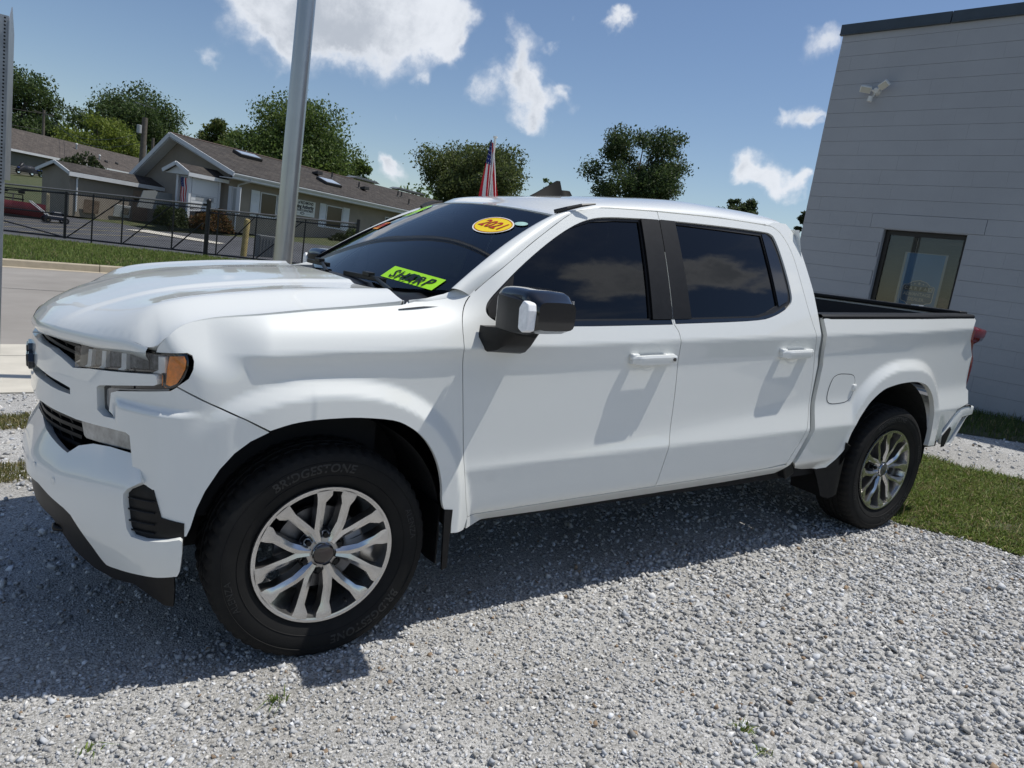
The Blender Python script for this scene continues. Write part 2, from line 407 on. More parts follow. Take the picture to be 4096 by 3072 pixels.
def wside(x,z):
    """half width of the body side at station x, height z"""
    x,z=np.broadcast_arrays(np.asarray(x,float),np.asarray(z,float))
    zc=zcrease(x)
    zl=.685+.025*x                    # lower crease
    d=.035+.075*ss(.35,1.2,x)        # undercut height
    zu=zc-d
    # piecewise linear slopes with soft corners, integrate downwards from crease value
    wc=1.006
    und=.016                         # undercut depth
    wl=1.026                         # lower crease width
    # slopes
    s0=und/d                         # between zu and zc (w grows with z)
    hl=.015+.125*ss(.6,2.9,x)        # lit ledge above the lower crease
    s1=-.015                          # between ledge and undercut (w shrinks with z)
    s1b=-.27                         # ledge
    s2=.10                           # below zl
    s3=1.0                           # tuck at the rocker
    fend=1-ss(.25,.75,x)
    bed=ss(2.78,2.85,x)
    s4=-(.34*fend+.36*(1-fend)*(1-bed)+.32*bed)
    k=.0035
    w=wc+s4*(z-zc)+(s4-s0)*sp(zc-z,k)+ (s0-s1)*sp(zu-z,.014)+(s1-s1b)*sp(zl+hl-z,.02)+(s1b-s2)*sp(zl-z,.004)+(s2-s3)*sp(.485+.02*x-z,.012)
    # fix sign: moving down from zc uses slope s0
    # fender top rolls towards the hood
    w=w-fend*1.1*sp(z-(zc+.085),.022)
    # cab tumblehome above the belt
    zb=1.275+.036*x
    cab=(1-fend)*(1-bed)
    over=sp(z-zb,.015)
    w=w-cab*(.03*over+.17*over**2)
    # wheel flares
    for xc,zc0,rx,rz,wf in((-.012,.50,.475,.455,1.034),(3.735,.53,.49,.48,1.032)):
        r=((np.abs(x-xc)/rx)**2.3+(np.abs(np.maximum(z-zc0,-.1))/rz)**2.3)**(1/2.3)
        band=wf-.02*sp(r-1.0,.01)
        out=np.clip(r-1.20,0,None)
        fl=band-.29*sp(r-1.17,.006)
        w=-smin(-w,-fl,.003)
    # bed narrows to the rear
    w=w-.045*ss(3.75,4.35,x)-.02*ss(4.3,4.75,x)
    # front corner
    lim=plany(x)+.035*ss(-.42,-.1,x)
    w=np.where(x<-.08,smin(w,lim,.012),w)
    fr=ss(-.22,-.42,x)
    w=w*(1-fr)+smin(w,.966-.5*(z-1.15),.010)*fr
    return w
def yside(x,z): return -wside(x,z)
ZC=([-.92,-.89,-.85,-.8,-.7,-.55,-.3,0,.3],[1.14,1.17,1.205,1.235,1.275,1.325,1.365,1.395,1.41])
ZE=([-.60,-.57,-.549,-.517,-.48,-.366,-.157,.1,.3,.6],[1.14,1.175,1.213,1.242,1.262,1.288,1.314,1.337,1.360,1.39])
def zhood(x,y):
    x,y=np.broadcast_arrays(np.asarray(x,float),np.abs(np.asarray(y,float)))
    dx=x-planx(y)                      # distance behind the leading edge
    edge=1.172+.02*ss(.5,.95,y)
    # long profile measured from leading edge, faster rise outboard
    zc=pch(x,*ZC)
    ze=pch(x,*ZE)
    g=1-ss(.72,.93,y)
    z=zc-.006*ss(.1,.4,y)-.014*ss(.37,.43,y)+.004*ss(.5,.72,y)
    z=ze+(z-ze)*g
    z=z+.008*np.exp(-((y-.74)/.05)**2)*ss(-.75,-.5,x)
    # leading edge rolls down
    lead=edge+pch(dx,[0,.02,.06,.12,.25,.6],[0,.022,.052,.085,.13,.25])*(1+.65*ss(.25,.92,y))
    k=.014*ss(.95,.86,y)+.002
    return smin(z,lead,k)

# plan curve of the nose, arc length s from the centre towards the near side
_py=np.concatenate([np.linspace(0,.93,60),[.95,.97,.985,1.0,1.01,1.02,1.026,1.03]])
_px=pch(_py,PLY,PLX)
_s=np.concatenate([[0],np.cumsum(np.hypot(np.diff(_px),np.diff(_py)))])
def wrap(s,z,off=0.):  # near side for s>0
    s,z=np.broadcast_arrays(np.asarray(s,float),np.asarray(z,float))
    s=np.clip(s,0,_s[-1]-.011)
    x=np.interp(s,_s,_px);y=np.interp(s,_s,_py)
    e=.01
    tx=np.interp(s+e,_s,_px)-np.interp(s-e,_s,_px);ty=np.interp(s+e,_s,_py)-np.interp(s-e,_s,_py)
    l=np.hypot(tx,ty);nx,ny=-ty/l,tx/l          # outward normal (in +y half)
    # the nose leans back a little with height
    lean=.10*np.clip(z-1.0,0,None)*ss(.9,.5,y)
    yy=np.minimum(y,np.where(x>-.55,wside(x,z),9.))
    return np.stack([x+nx*off+lean,-(yy+ny*off),z],-1)
BPY=[0,.3,.5,.65,.8,.9,.97,1.0,1.015,1.02]
BPX=[-.955,-.935,-.875,-.80,-.715,-.645,-.57,-.50,-.40,-.2]
_by=np.concatenate([np.linspace(0,.97,60),[.98,.99,1.0,1.007,1.015,1.018,1.02]])
_bx=pch(_by,BPY,BPX)
_bs=np.concatenate([[0],np.cumsum(np.hypot(np.diff(_bx),np.diff(_by)))])
def bump(s,z,off=0.):
    s,z=np.broadcast_arrays(np.asarray(s,float),np.asarray(z,float))
    s=np.clip(s,0,_bs[-1]-.011)
    x=np.interp(s,_bs,_bx);y=np.interp(s,_bs,_by)
    e=.01
    tx=np.interp(s+e,_bs,_bx)-np.interp(s-e,_bs,_bx);ty=np.interp(s+e,_bs,_by)-np.interp(s-e,_bs,_by)
    l=np.hypot(tx,ty);nx,ny=-ty/l,tx/l
    zt=.665+.05*ss(.5,1.1,s)
    o=off-.55*sp(z-zt,.015)-.25*sp(.50-z,.03)
    # near the corner the upper part blends into the body side
    return np.stack([x+nx*o,-(y+ny*o),z],-1)
# ---------------------------------------------------------------- ground
def gz(x,y): return .05209*x-.00866*y                     # plane of the gravel lot and the street
def fenced(x,y): return (np.asarray(y)-25.4+.78*(np.asarray(x)-1.0))   # >0 beyond the fence line
def terr(x,y):
    x=np.asarray(x,float);y=np.asarray(y,float)
    s=np.clip(y-26,0,None)
    xc=np.clip(x,-14,16); yc=np.clip(y,-20,40)
    z=gz(xc,yc)+.052*np.clip(s-1.5,0,66)*ss(0,8,s)
    return z
def sheet(name,poly,mat,dz,res=1.0,label=None,zfun=terr,kind='structure'):
    bd=dens(np.array(poly,float),res); u0,v0=bd.min(0);u1,v1=bd.max(0)
    g=np.stack(np.meshgrid(np.arange(u0+res/2,u1,res),np.arange(v0+res/2,v1,res)),-1).reshape(-1,2); g=g[inpoly(g,bd)]
    if len(g):
        k=np.array([np.min(((q-bd)**2).sum(1)) for q in g]); g=g[k>(res*.4)**2]
    pts=np.concatenate([bd,g]); n=len(bd)
    vs,es,fs,*_=delaunay_2d_cdt([Vector(p) for p in pts],[(i,(i+1)%n) for i in range(n)],[],0,1e-6)
    V=np.array([tuple(v) for v in vs]);F=np.array(fs);F=F[inpoly(V[F].mean(1),bd)]
    e1=V[F[:,1]]-V[F[:,0]];e2=V[F[:,2]]-V[F[:,0]];sw=(e1[:,0]*e2[:,1]-e1[:,1]*e2[:,0])<0;F[sw]=F[sw][:,::-1]
    o=rawmesh(name,np.c_[V,zfun(V[:,0],V[:,1])+dz],F,mat,smooth=True); tag(o,label,kind=kind); return o
GRASSG=M('grass_ground',(.035,.055,.016),.95,col2=(.085,.085,.035),vscale=2.2,bump=.02,bscale=40)
def gravel_mat(name,c1,c2,c3,sc):
    m=bpy.data.materials.new(name); m.use_nodes=True; nt=m.node_tree; N=nt.nodes; L=nt.links; b=N['Principled BSDF']; b.inputs['Roughness'].default_value=.9; b.inputs['Specular IOR Level'].default_value=.2
    tc=N.new('ShaderNodeTexCoord'); v=N.new('ShaderNodeTexVoronoi'); v.inputs['Scale'].default_value=sc; L.new(tc.outputs['Object'],v.inputs['Vector'])
    r=N.new('ShaderNodeValToRGB'); e=r.color_ramp.elements; e[0].color=(*c1,1); e[1].color=(*c3,1); e[1].position=.9; q=r.color_ramp.elements.new(.45); q.color=(*c2,1)
    sp_=N.new('ShaderNodeSeparateColor'); L.new(v.outputs['Color'],sp_.inputs[0]); L.new(sp_.outputs[0],r.inputs[0])
    n=N.new('ShaderNodeTexNoise'); n.inputs['Scale'].default_value=1.1; n.inputs['Detail'].default_value=4; L.new(tc.outputs['Object'],n.inputs['Vector'])
    mx=N.new('ShaderNodeMix'); mx.data_type='RGBA'; mx.blend_type='MULTIPLY'; mx.inputs['Factor'].default_value=.5; L.new(r.outputs[0],mx.inputs['A'])
    r2=N.new('ShaderNodeValToRGB'); r2.color_ramp.elements[0].color=(.55,.52,.47,1); r2.color_ramp.elements[0].position=.35; r2.color_ramp.elements[1].position=.65; L.new(n.outputs[0],r2.inputs[0]); L.new(r2.outputs[0],mx.inputs['B'])
    L.new(mx.outputs['Result'],b.inputs['Base Color'])
    bp=N.new('ShaderNodeBump'); bp.inputs['Distance'].default_value=.5/sc; bp.inputs['Strength'].default_value=1.; bp.invert=True; L.new(v.outputs['Distance'],bp.inputs['Height']); L.new(bp.outputs[0],b.inputs['Normal'])
    MATS[name]=m; return m
GRAV=gravel_mat('fine_gravel',(.24,.235,.22),(.40,.392,.375),(.58,.57,.55),150)
ASPH=M('asphalt',(.068,.069,.074),.85,var=.3,vscale=1.3,bump=.004,bscale=120)
ROADM=M('road_concrete',(.245,.224,.198),.85,col2=(.31,.285,.255),vscale=.9,bump=.002,bscale=150)
KERBM=M('kerb_concrete',(.44,.375,.275),.9,var=.12,vscale=4,bump=.003,bscale=80)
CONC=M('concrete',(.55,.51,.43),.85,var=.10,vscale=3,bump=.002,bscale=120)
ST=R(-1.0); SF=R(-9)
yn=lambda x,o: o+math.tan(ST)*(x+1)
yf=lambda x,o: o+math.tan(SF)*(x+1)
# open land out to the horizon
gx=np.concatenate([np.linspace(-900,-70,14),np.linspace(-60,90,76),np.linspace(100,900,14)]); gy=np.concatenate([np.linspace(-400,-50,8),np.linspace(-45,130,88),np.linspace(140,1500,16)])
GX,GY=np.meshgrid(gx,gy,indexing='ij'); b=MB(); b.grid(np.stack([GX,GY,terr(GX,GY)-.10],-1)); b.fixn=True
tag(b.build('ground',GRASSG,smooth=60),kind='structure')
sheet('gravel_lot',[(-16,-12),(22,-12),(22,-6),(22,yn(22,3.62)),(9,yn(9,3.62)),(-16,yn(-16,3.62))],GRAV,0,.7)
sheet('unseen_paved_lot',[(-60,-60),(60,-60),(60,-12.01),(-60,-12.01)],ASPH,0.,4.)  # unseen paving added behind the camera to keep green out of reflections
# footway of two concrete bands
b=MB()
for x0 in np.arange(-16,30,1.8):
    for a,c in ((3.62,5.28),(5.29,5.97)):
        v=[(x0+.006,yn(x0,a)+.005),(x0+1.794,yn(x0+1.8,a)+.005),(x0+1.794,yn(x0+1.8,c)-.005),(x0+.006,yn(x0,c)-.005)]
        V=[(p,q,float(terr(p,q))+.012) for p,q in v]; b.add(V+[(p,q,z-.1) for p,q,z in V],[(0,1,2,3),(0,4,5,1),(1,5,6,2),(2,6,7,3),(3,7,4,0)])
fw=b.build('sidewalk',CONC); tag(fw,kind='structure')
sheet('road',[(-16,yn(-16,5.96)),(30,yn(30,5.96)),(30,yf(30,16.15)),(-16,yf(-16,16.15))],ROADM,0.,1.5)
# sealed crack along the road
b=MB(); xs=np.arange(-12,12,.4); P=[]
for x in xs:
    y=yf(x,11.6)+.03*math.sin(x*3.1)+.02*math.sin(x*7.7); P.append([(x,y-.012,float(terr(x,y))+.004),(x,y+.012,float(terr(x,y))+.004)])
b.grid(np.array(P)); tag(b.build('road_crack',M('crack_seal',(.03,.03,.03),.8)),kind='structure')
# far kerb: gutter pan and upstand in cast lengths
k=MB(); kerb=None
for i,x0 in enumerate(np.arange(-15,27,3.05)):
    x1=x0+3.035; a0,a1=yf(x0,16.15),yf(x1,16.15)
    z0,z1=float(terr(x0,a0)),float(terr(x1,a1))
    P=[[(x0,a0-.35,z0+.006),(x0,a0,z0+.0),(x0,a0+.03,z0+.13),(x0,a0+.06,z0+.15),(x0,a0+.18,z0+.15),(x0,a0+.18,z0-.1)],[(x1,a1-.35,z1+.006),(x1,a1,z1+.0),(x1,a1+.03,z1+.13),(x1,a1+.06,z1+.15),(x1,a1+.18,z1+.15),(x1,a1+.18,z1-.1)]]
    q=MB(); q.grid(np.array(P)); q.add(P[0],[tuple(range(6))]); q.add(P[1],[tuple(range(6))])
    if kerb is None: kerb=q.build('kerb',KERBM); tag(kerb,kind='structure')
    else: q.build('kerb_stone',KERBM,kerb)
fl=lambda x: 25.4-.78*(x-1.0)
sheet('grass_verge',[(-15,yf(-15,16.33)),(10.5,yf(10.5,16.33)),(10.5,fl(10.5)+.0),(-12,fl(-12)-.4)],GRASSG,.12,1.2)
sheet('asphalt_yard',[(-14,fl(-14)-.4),(9.5,fl(9.5)+.0),(14,24),(16,33),(9.2,36.3),(3.6,35.2),(2.4,37.6),(-.6,39.6),(-6,39.8),(-14,39.8)],ASPH,.06,1.2)
# painted bay lines in the yard
YEL=M('yellow_line',(.36,.31,.17),.8,var=.3,vscale=6)
for (x0,y0,x1,y1) in ((-4.5,33.6,1.0,36.0),(-4.2,32.4,2.2,35.0),(-3.8,31.2,3.0,33.8),(-3.2,30.0,3.4,32.4)):
    d=np.array([x1-x0,y1-y0]);n=np.array([-d[1],d[0]])/np.linalg.norm(d)*.035; P=[]
    for t in np.linspace(0,1,10):
        p=np.array([x0,y0])+d*t; P.append([(*(p-n),float(terr(*(p-n)))+.066),(*(p+n),float(terr(*(p+n)))+.066)])
    b=MB(); b.grid(np.array(P)); tag(b.build('bay_line',YEL),kind='structure')
sheet('garden_path',[(2.3,34.4),(4.6,32.2),(5.7,31.4),(6.1,31.8),(4.4,33.6),(3.3,35.0)],CONC,.09,.8)
# ---- loose stones: one mesh, every stone with its own shape and tint
GRASS_A=[(4.02,-.98),(4.25,-.62),(5.1,-.35),(6.2,.10),(6.24,-.35),(6.44,-.80),(7.4,-2.2),(7.0,-4.2),(5.0,-3.6),(4.35,-1.85),(4.25,-1.38)]
GRASS_W=[(7.85,.5),(8.32,-.05),(9.3,-3.0),(10.9,-3.0),(10.04,.70),(9.5,1.45),(9.0,2.6),(8.6,2.4)]
cub=np.array([(-1,-1,-1),(1,-1,-1),(1,1,-1),(-1,1,-1),(-1,-1,1),(1,-1,1),(1,1,1),(-1,1,1)],float)*.62
cubf=np.array([(0,2,1),(0,3,2),(4,5,6),(4,6,7),(0,1,5),(0,5,4),(1,2,6),(1,6,5),(2,3,7),(2,7,6),(3,0,4),(3,4,7)])
def stones(name,xy,size,label,tone=1.):
    n=len(xy); sh=cub[None]+rng.normal(0,.27,(n,8,3)); sh[:,4:,:2]*=rng.uniform(.45,.95,(n,1,1))
    sc=np.stack([rng.uniform(.7,1.25,n),rng.uniform(.6,1.0,n),rng.uniform(.4,.75,n)],1)
    sh=sh*sc[:,None,:]
    a=rng.uniform(0,2*math.pi,n);b_=rng.normal(0,.55,n)
    c,s=np.cos(a),np.sin(a);x=sh[...,0]*c[:,None]-sh[...,1]*s[:,None];y=sh[...,0]*s[:,None]+sh[...,1]*c[:,None];z=sh[...,2]+x*np.tan(np.clip(b_,-1,1))[:,None]*.5
    P=np.stack([x,y,z],-1)*(size/2)[:,None,None]
    P[...,0]+=xy[:,:1];P[...,1]+=xy[:,1:];P[...,2]+=(gz(xy[:,0],xy[:,1])+size*rng.uniform(-.05,.28,n))[:,None]
    F=(cubf[None]+8*np.arange(n)[:,None,None]).reshape(-1,3)
    g=rng.choice([.32,.41,.48,.56,.68],n,p=[.12,.26,.32,.20,.10])*rng.uniform(.85,1.15,n)*tone
    w=rng.uniform(-.03,.055,n); col=np.stack([g*(1+w),g*(1+w*.2),g*(1-w*1.1)],1)
    br=rng.random(n)<.012; col[br]=np.array([.30,.22,.15])
    o=rawmesh(name,P.reshape(-1,3),F,attrmat('stone',.85,spec=.25),tint=np.repeat(col,8,0)); tag(o,label,kind='stuff'); return o
def scatter(n,x0,x1,y0,y1,dfun):
    q=np.c_[rng.uniform(x0,x1,n),rng.uniform(y0,y1,n)]; return q[rng.random(n)<dfun(q)]
camxy=np.array([-.95,-3.44])
def coarse(q):
    """the fresh coarse gravel lies to the rear; nearer the nose it is fine and trodden"""
    x,y=q[:,0],q[:,1]
    return ss(-.15,.15,x-1.22+.09*np.sin(y*5)+.06*np.sin(x*9+y*4))
q=scatter(150000,-1.5,4.7,-3.1,-.1,lambda q:np.ones(len(q))); q=q[~inpoly(q,GRASS_A)]
k=coarse(q); keep=rng.random(len(q))<np.where(rng.random(len(q))<k,.36,.66); q=q[keep]; k=k[keep]
vis=~((q[:,1]>-.75)&(rng.random(len(q))<.75)); q=q[vis];k=k[vis]
big=rng.random(len(q))<(.035+.9*k)
sz=np.where(big,rng.lognormal(math.log(.0235),.30,len(q)).clip(.014,.06),rng.lognormal(math.log(.0135),.38,len(q)).clip(.005,.03))
stones('gravel_stones',q,sz,'loose grey crushed gravel stones around the truck',1.0)
q=np.concatenate([scatter(9000,-1.7,4.5,-.2,3.6,lambda q:np.ones(len(q))),scatter(7000,4.2,9.5,-4,3.4,lambda q:np.ones(len(q)))]); q=q[~inpoly(q,GRASS_A)&~inpoly(q,GRASS_W)]
stones('gravel_stones',q,rng.lognormal(math.log(.026),.35,len(q)).clip(.01,.055),'coarser pale gravel stones beyond the truck',1.05)
# ---- grass blades
def blades(name,xy,h,w,zf,label,c1,c2,dry=.18,lean=.5):
    n=len(xy); a=rng.uniform(0,2*math.pi,n); h=h*rng.lognormal(0,.3,n); w=w*rng.uniform(.7,1.3,n)
    dx,dy=np.cos(a),np.sin(a); b_=rng.uniform(0,2*math.pi,n); ln=np.abs(rng.normal(0,lean,n))*h
    z=zf(xy[:,0],xy[:,1])
    base=np.c_[xy,z]; sx=np.c_[dx,dy,0*dx]*(w/2)[:,None]; mid=base+np.c_[np.cos(b_)*ln*.35,np.sin(b_)*ln*.35,h*.6]; tip=base+np.c_[np.cos(b_)*ln,np.sin(b_)*ln,h*np.clip(1-.3*(ln/h)**2,.3,1)]
    P=np.stack([base-sx,base+sx,mid-sx*.75,mid+sx*.75,tip],1)
    k=5*np.arange(n)[:,None]; F=np.concatenate([k+[0,1,3],k+[0,3,2],k+[2,3,4]])
    t=rng.random((n,1)); col=np.array(c1)*(1-t)+np.array(c2)*t; col=col*rng.uniform(.75,1.25,(n,1))
    dm=rng.random(n)<dry; col[dm]=np.array([.30,.25,.12])*rng.uniform(.6,1.2,(dm.sum(),1))
    o=rawmesh(name,P.reshape(-1,3),F,attrmat('grass_blade',.6,spec=.25,trans=.35),tint=np.repeat(col,5,0)); tag(o,label,kind='stuff'); return o
def inp(n,poly):
    p=np.array(poly); q=np.c_[rng.uniform(p[:,0].min(),p[:,0].max(),n),rng.uniform(p[:,1].min(),p[:,1].max(),n)]; return q[inpoly(q,poly)]
def patchy(q,s,th):
    v=np.sin(q[:,0]*2.3*s+1.3*np.sin(q[:,1]*3.1*s))*np.sin(q[:,1]*2.9*s+1.7*np.sin(q[:,0]*1.9*s)); return q[v+rng.normal(0,.35,len(q))>th]
gA=patchy(inp(120000,GRASS_A),1.6,-.75); gA2=patchy(inp(5000,[(3.9,-1.3),(4.5,-2.2),(4.2,-.6),(6.3,.3),(6.6,-1.0)]),3,.2)
sheet('lawn_patch',GRASS_A,M('lawn_soil',(.04,.05,.018),.95,col2=(.09,.085,.045),vscale=4,bump=.01,bscale=60),.006,.5)
blades('lawn_grass',np.concatenate([gA,gA2]),.040,.0075,gz,'patchy green and straw-coloured grass behind the rear wheel',(.085,.14,.022),(.20,.25,.055),.22,1.5)
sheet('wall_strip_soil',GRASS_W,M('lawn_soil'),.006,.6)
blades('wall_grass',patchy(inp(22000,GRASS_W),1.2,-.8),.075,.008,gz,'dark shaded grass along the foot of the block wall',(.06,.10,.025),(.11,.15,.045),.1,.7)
VG=[(-6,yf(-6,16.35)),(10.4,yf(10.4,16.35)),(10.4,fl(10.4)+.1),(-6,fl(-6)-.3)]
zv=lambda x,y: terr(x,y)+.12
blades('verge_grass',inp(52000,[(-3.5,yf(-3.5,16.35)),(6.5,yf(6.5,16.35)),(6.5,fl(6.5)-.1),(-3.5,fl(-3.5)-.4)]),.075,.016,zv,'mown green grass between far kerb and chain-link gate',(.10,.155,.032),(.20,.25,.06),.10,.8)
blades('verge_stubble',np.concatenate([inp(2500,[(-1.3,2.5),(-.7,2.5),(-.7,2.95),(-1.3,2.85)]),inp(900,[(-1.3,1.35),(-.95,1.35),(-.95,1.7),(-1.3,1.7)])]),.035,.006,gz,'thin weedy grass on the gravel beside the sidewalk',(.10,.12,.03),(.20,.19,.07),.35,.9)
# a few weeds growing through the gravel
for i,(x,y,n_,h_,lab) in enumerate(((-.23,-1.21,26,.030,'small green weed tuft in the gravel near the front tyre'),(1.21,-2.03,40,.028,'low sprawling weed in the sunlit gravel'),(1.18,-2.14,22,.022,'tiny weed sprout beside the sprawling weed'),(-.78,-1.22,14,.026,'tiny green sprout in gravel ahead of the front bumper'))):
    q=np.c_[rng.normal(x,.016,n_),rng.normal(y,.016,n_)]; o=blades('weed',q,h_,.006,gz,None,(.10,.17,.03),(.22,.28,.07),.05,1.2); del o['kind']; tag(o,lab,'weed')
# ---------------------------------------------------------------- the pickup truck
def paint():
    m=M('white_paint',(.785,.795,.765),.40,coat=1.,spec=.5)
    return m
WHITE=paint()
BLK=M('black_plastic',(.0075,.0075,.008),.45,var=.3,vscale=30,spec=.28)
GBLK=M('gloss_black',(.006,.006,.007),.12,coat=.8)
RUB=M('rubber_trim',(.011,.011,.012),.45)
DARK=M('underbody',(.008,.008,.009),.9)
TYRE=M('tyre_rubber',(.0085,.0085,.0085),.75,col2=(.016,.0155,.015),vscale=5.5,bump=.0006,bscale=240,spec=.22)
ALLOY=M('polished_alloy',(.64,.63,.615),.2,.93,var=.12,vscale=7)
ALLOYD=M('cast_alloy',(.42,.41,.40),.38,1.,var=.2,vscale=12)
CHROME=M('chrome',(.75,.76,.78),.06,1.)
STEEL=M('brake_steel',(.22,.22,.23),.4,1.,var=.3,vscale=20)
AMBER=M('amber_lens',(.80,.25,.015),.3,coat=.5,var=.2,vscale=90)
REDL=M('red_lens',(.16,.004,.007),.14,coat=1.,var=.2,vscale=14)
SILV=M('reflector_silver',(.92,.92,.92),.4,.0,var=.12,vscale=30)
GREYR=M('ribbed_reflector',(.20,.205,.215),.3,.5,var=.5,vscale=70)
TINT=glass('tinted_glass',(.05,.055,.062),ior=1.52)
WSG=glass('windshield_glass',(.50,.56,.58),ior=1.5)
LENS=glass('clear_lens',(.96,.97,.97),ior=1.5)
FOGL=M('fog_lamp_lens',(.15,.155,.15),.22,.2,coat=1.,col2=(.34,.35,.34),vscale=26)
LINER=M('bed_liner',(.018,.018,.021),.65,bump=.0015,bscale=350)
INTER=M('dark_interior',(.03,.031,.034),.7,var=.25,vscale=9,bump=.0006,bscale=300)
INTER2=M('grey_interior',(.075,.077,.082),.75,var=.2,vscale=9)
DIRT=M('dirty_liner',(.012,.012,.012),.9,var=.5,vscale=16,bump=.003,bscale=60)
GAPM=M('gap_seal',(.16,.17,.165),.6,var=.2)
T=empty('pickup_truck',mat=TW,label='white four-door pickup truck with black mirrors and tinted windows on gravel',cat='pickup truck')
side=lambda x,z: np.stack([x,-wside(x,z),z],-1)
def sideo(o): return lambda x,z: np.stack([x,-(wside(x,z)+o),z],-1)
CUT_HOOD=[(-.566,1.168),(-.561,1.187),(-.547,1.211),(-.518,1.242),(-.484,1.263),(-.453,1.274),(-.367,1.289),(-.153,1.312),(-.051,1.323),(.104,1.336),(.287,1.353),(.318,1.365)]
CUT_FB=[(-.51,1.066),(-.412,1.013),(-.305,.963),(-.228,.921)]
ARCH_F=[(-.228,.921),(-.156,.942),(-.08,.952),(.006,.955),(.095,.953),(.22,.937),(.287,.909),(.343,.868),(.388,.814),(.42,.754),(.438,.70),(.449,.647),(.454,.593),(.466,.555)]
CUT_D1=[(.576,1.404),(.542,1.363),(.516,1.297),(.512,1.204),(.519,1.132),(.535,.972),(.558,.74),(.58,.58),(.604,.487)]
TOPD=[(.576,1.404),(.699,1.502),(.895,1.636),(1.039,1.726),(1.115,1.770),(1.19,1.802),(1.339,1.829),(1.681,1.848),(2.111,1.861),(2.48,1.859),(2.54,1.853),(2.59,1.828),(2.631,1.77),(2.655,1.69),(2.672,1.55),(2.692,1.42),(2.731,1.291),(2.77,1.15),(2.787,.959),(2.772,.80),(2.735,.70),(2.69,.62),(2.655,.556)]
iB=7
def chain(p,n=4):
    p=[np.array(q,float) for q in p]; o=[]
    for i in range(len(p)-1):
        a=p[max(i-1,0)];b_=p[i];c=p[i+1];d=p[min(i+2,len(p)-1)]
        for k in range(n):
            t=k/n; o.append(tuple(.5*((2*b_)+(c-a)*t+(2*a-5*b_+4*c-d)*t*t+(3*b_-a-3*c+d)*t**3)))
    o.append(tuple(p[-1])); return o
TOPA=chain(TOPD[:8]); TOPB=chain(TOPD[7:])
CUT_D2=[(1.681,1.848),(1.682,1.806),(1.65,1.346),(1.656,1.323),(1.679,1.292),(1.688,1.252),(1.695,1.207),(1.708,1.067),(1.712,.925),(1.708,.79),(1.69,.645),(1.676,.55),(1.672,.513)]
WIN1=[(1.067,1.300),(.859,1.300),(.676,1.307),(.634,1.330),(.627,1.357),(.651,1.397),(.779,1.507),(.958,1.631),(1.105,1.716),(1.218,1.764),(1.33,1.789),(1.578,1.805),(1.674,1.809),(1.642,1.346),(1.646,1.323)]
WIN2=[(1.690,1.811),(2.1,1.821),(2.46,1.822),(2.51,1.816),(2.532,1.795),(2.553,1.70),(2.572,1.505),(2.555,1.455),(2.50,1.422),(2.40,1.384),(2.267,1.355),(1.664,1.326),(1.660,1.346)]
ROCK=[(.60,.437),(1.05,.432),(1.68,.447),(2.24,.462),(2.64,.482)]
CUT_HOODS=chain(CUT_HOOD,3); CUT_D1S=chain(CUT_D1,3); CUT_D2S=CUT_D2[:3]+chain(CUT_D2[2:],3)[1:]; ARCH_FS=chain(ARCH_F,3)
WIN1=smoothpoly(WIN1,2,keep=(12,13,14)); WIN2=smoothpoly(WIN2,2,keep=(0,11,12))
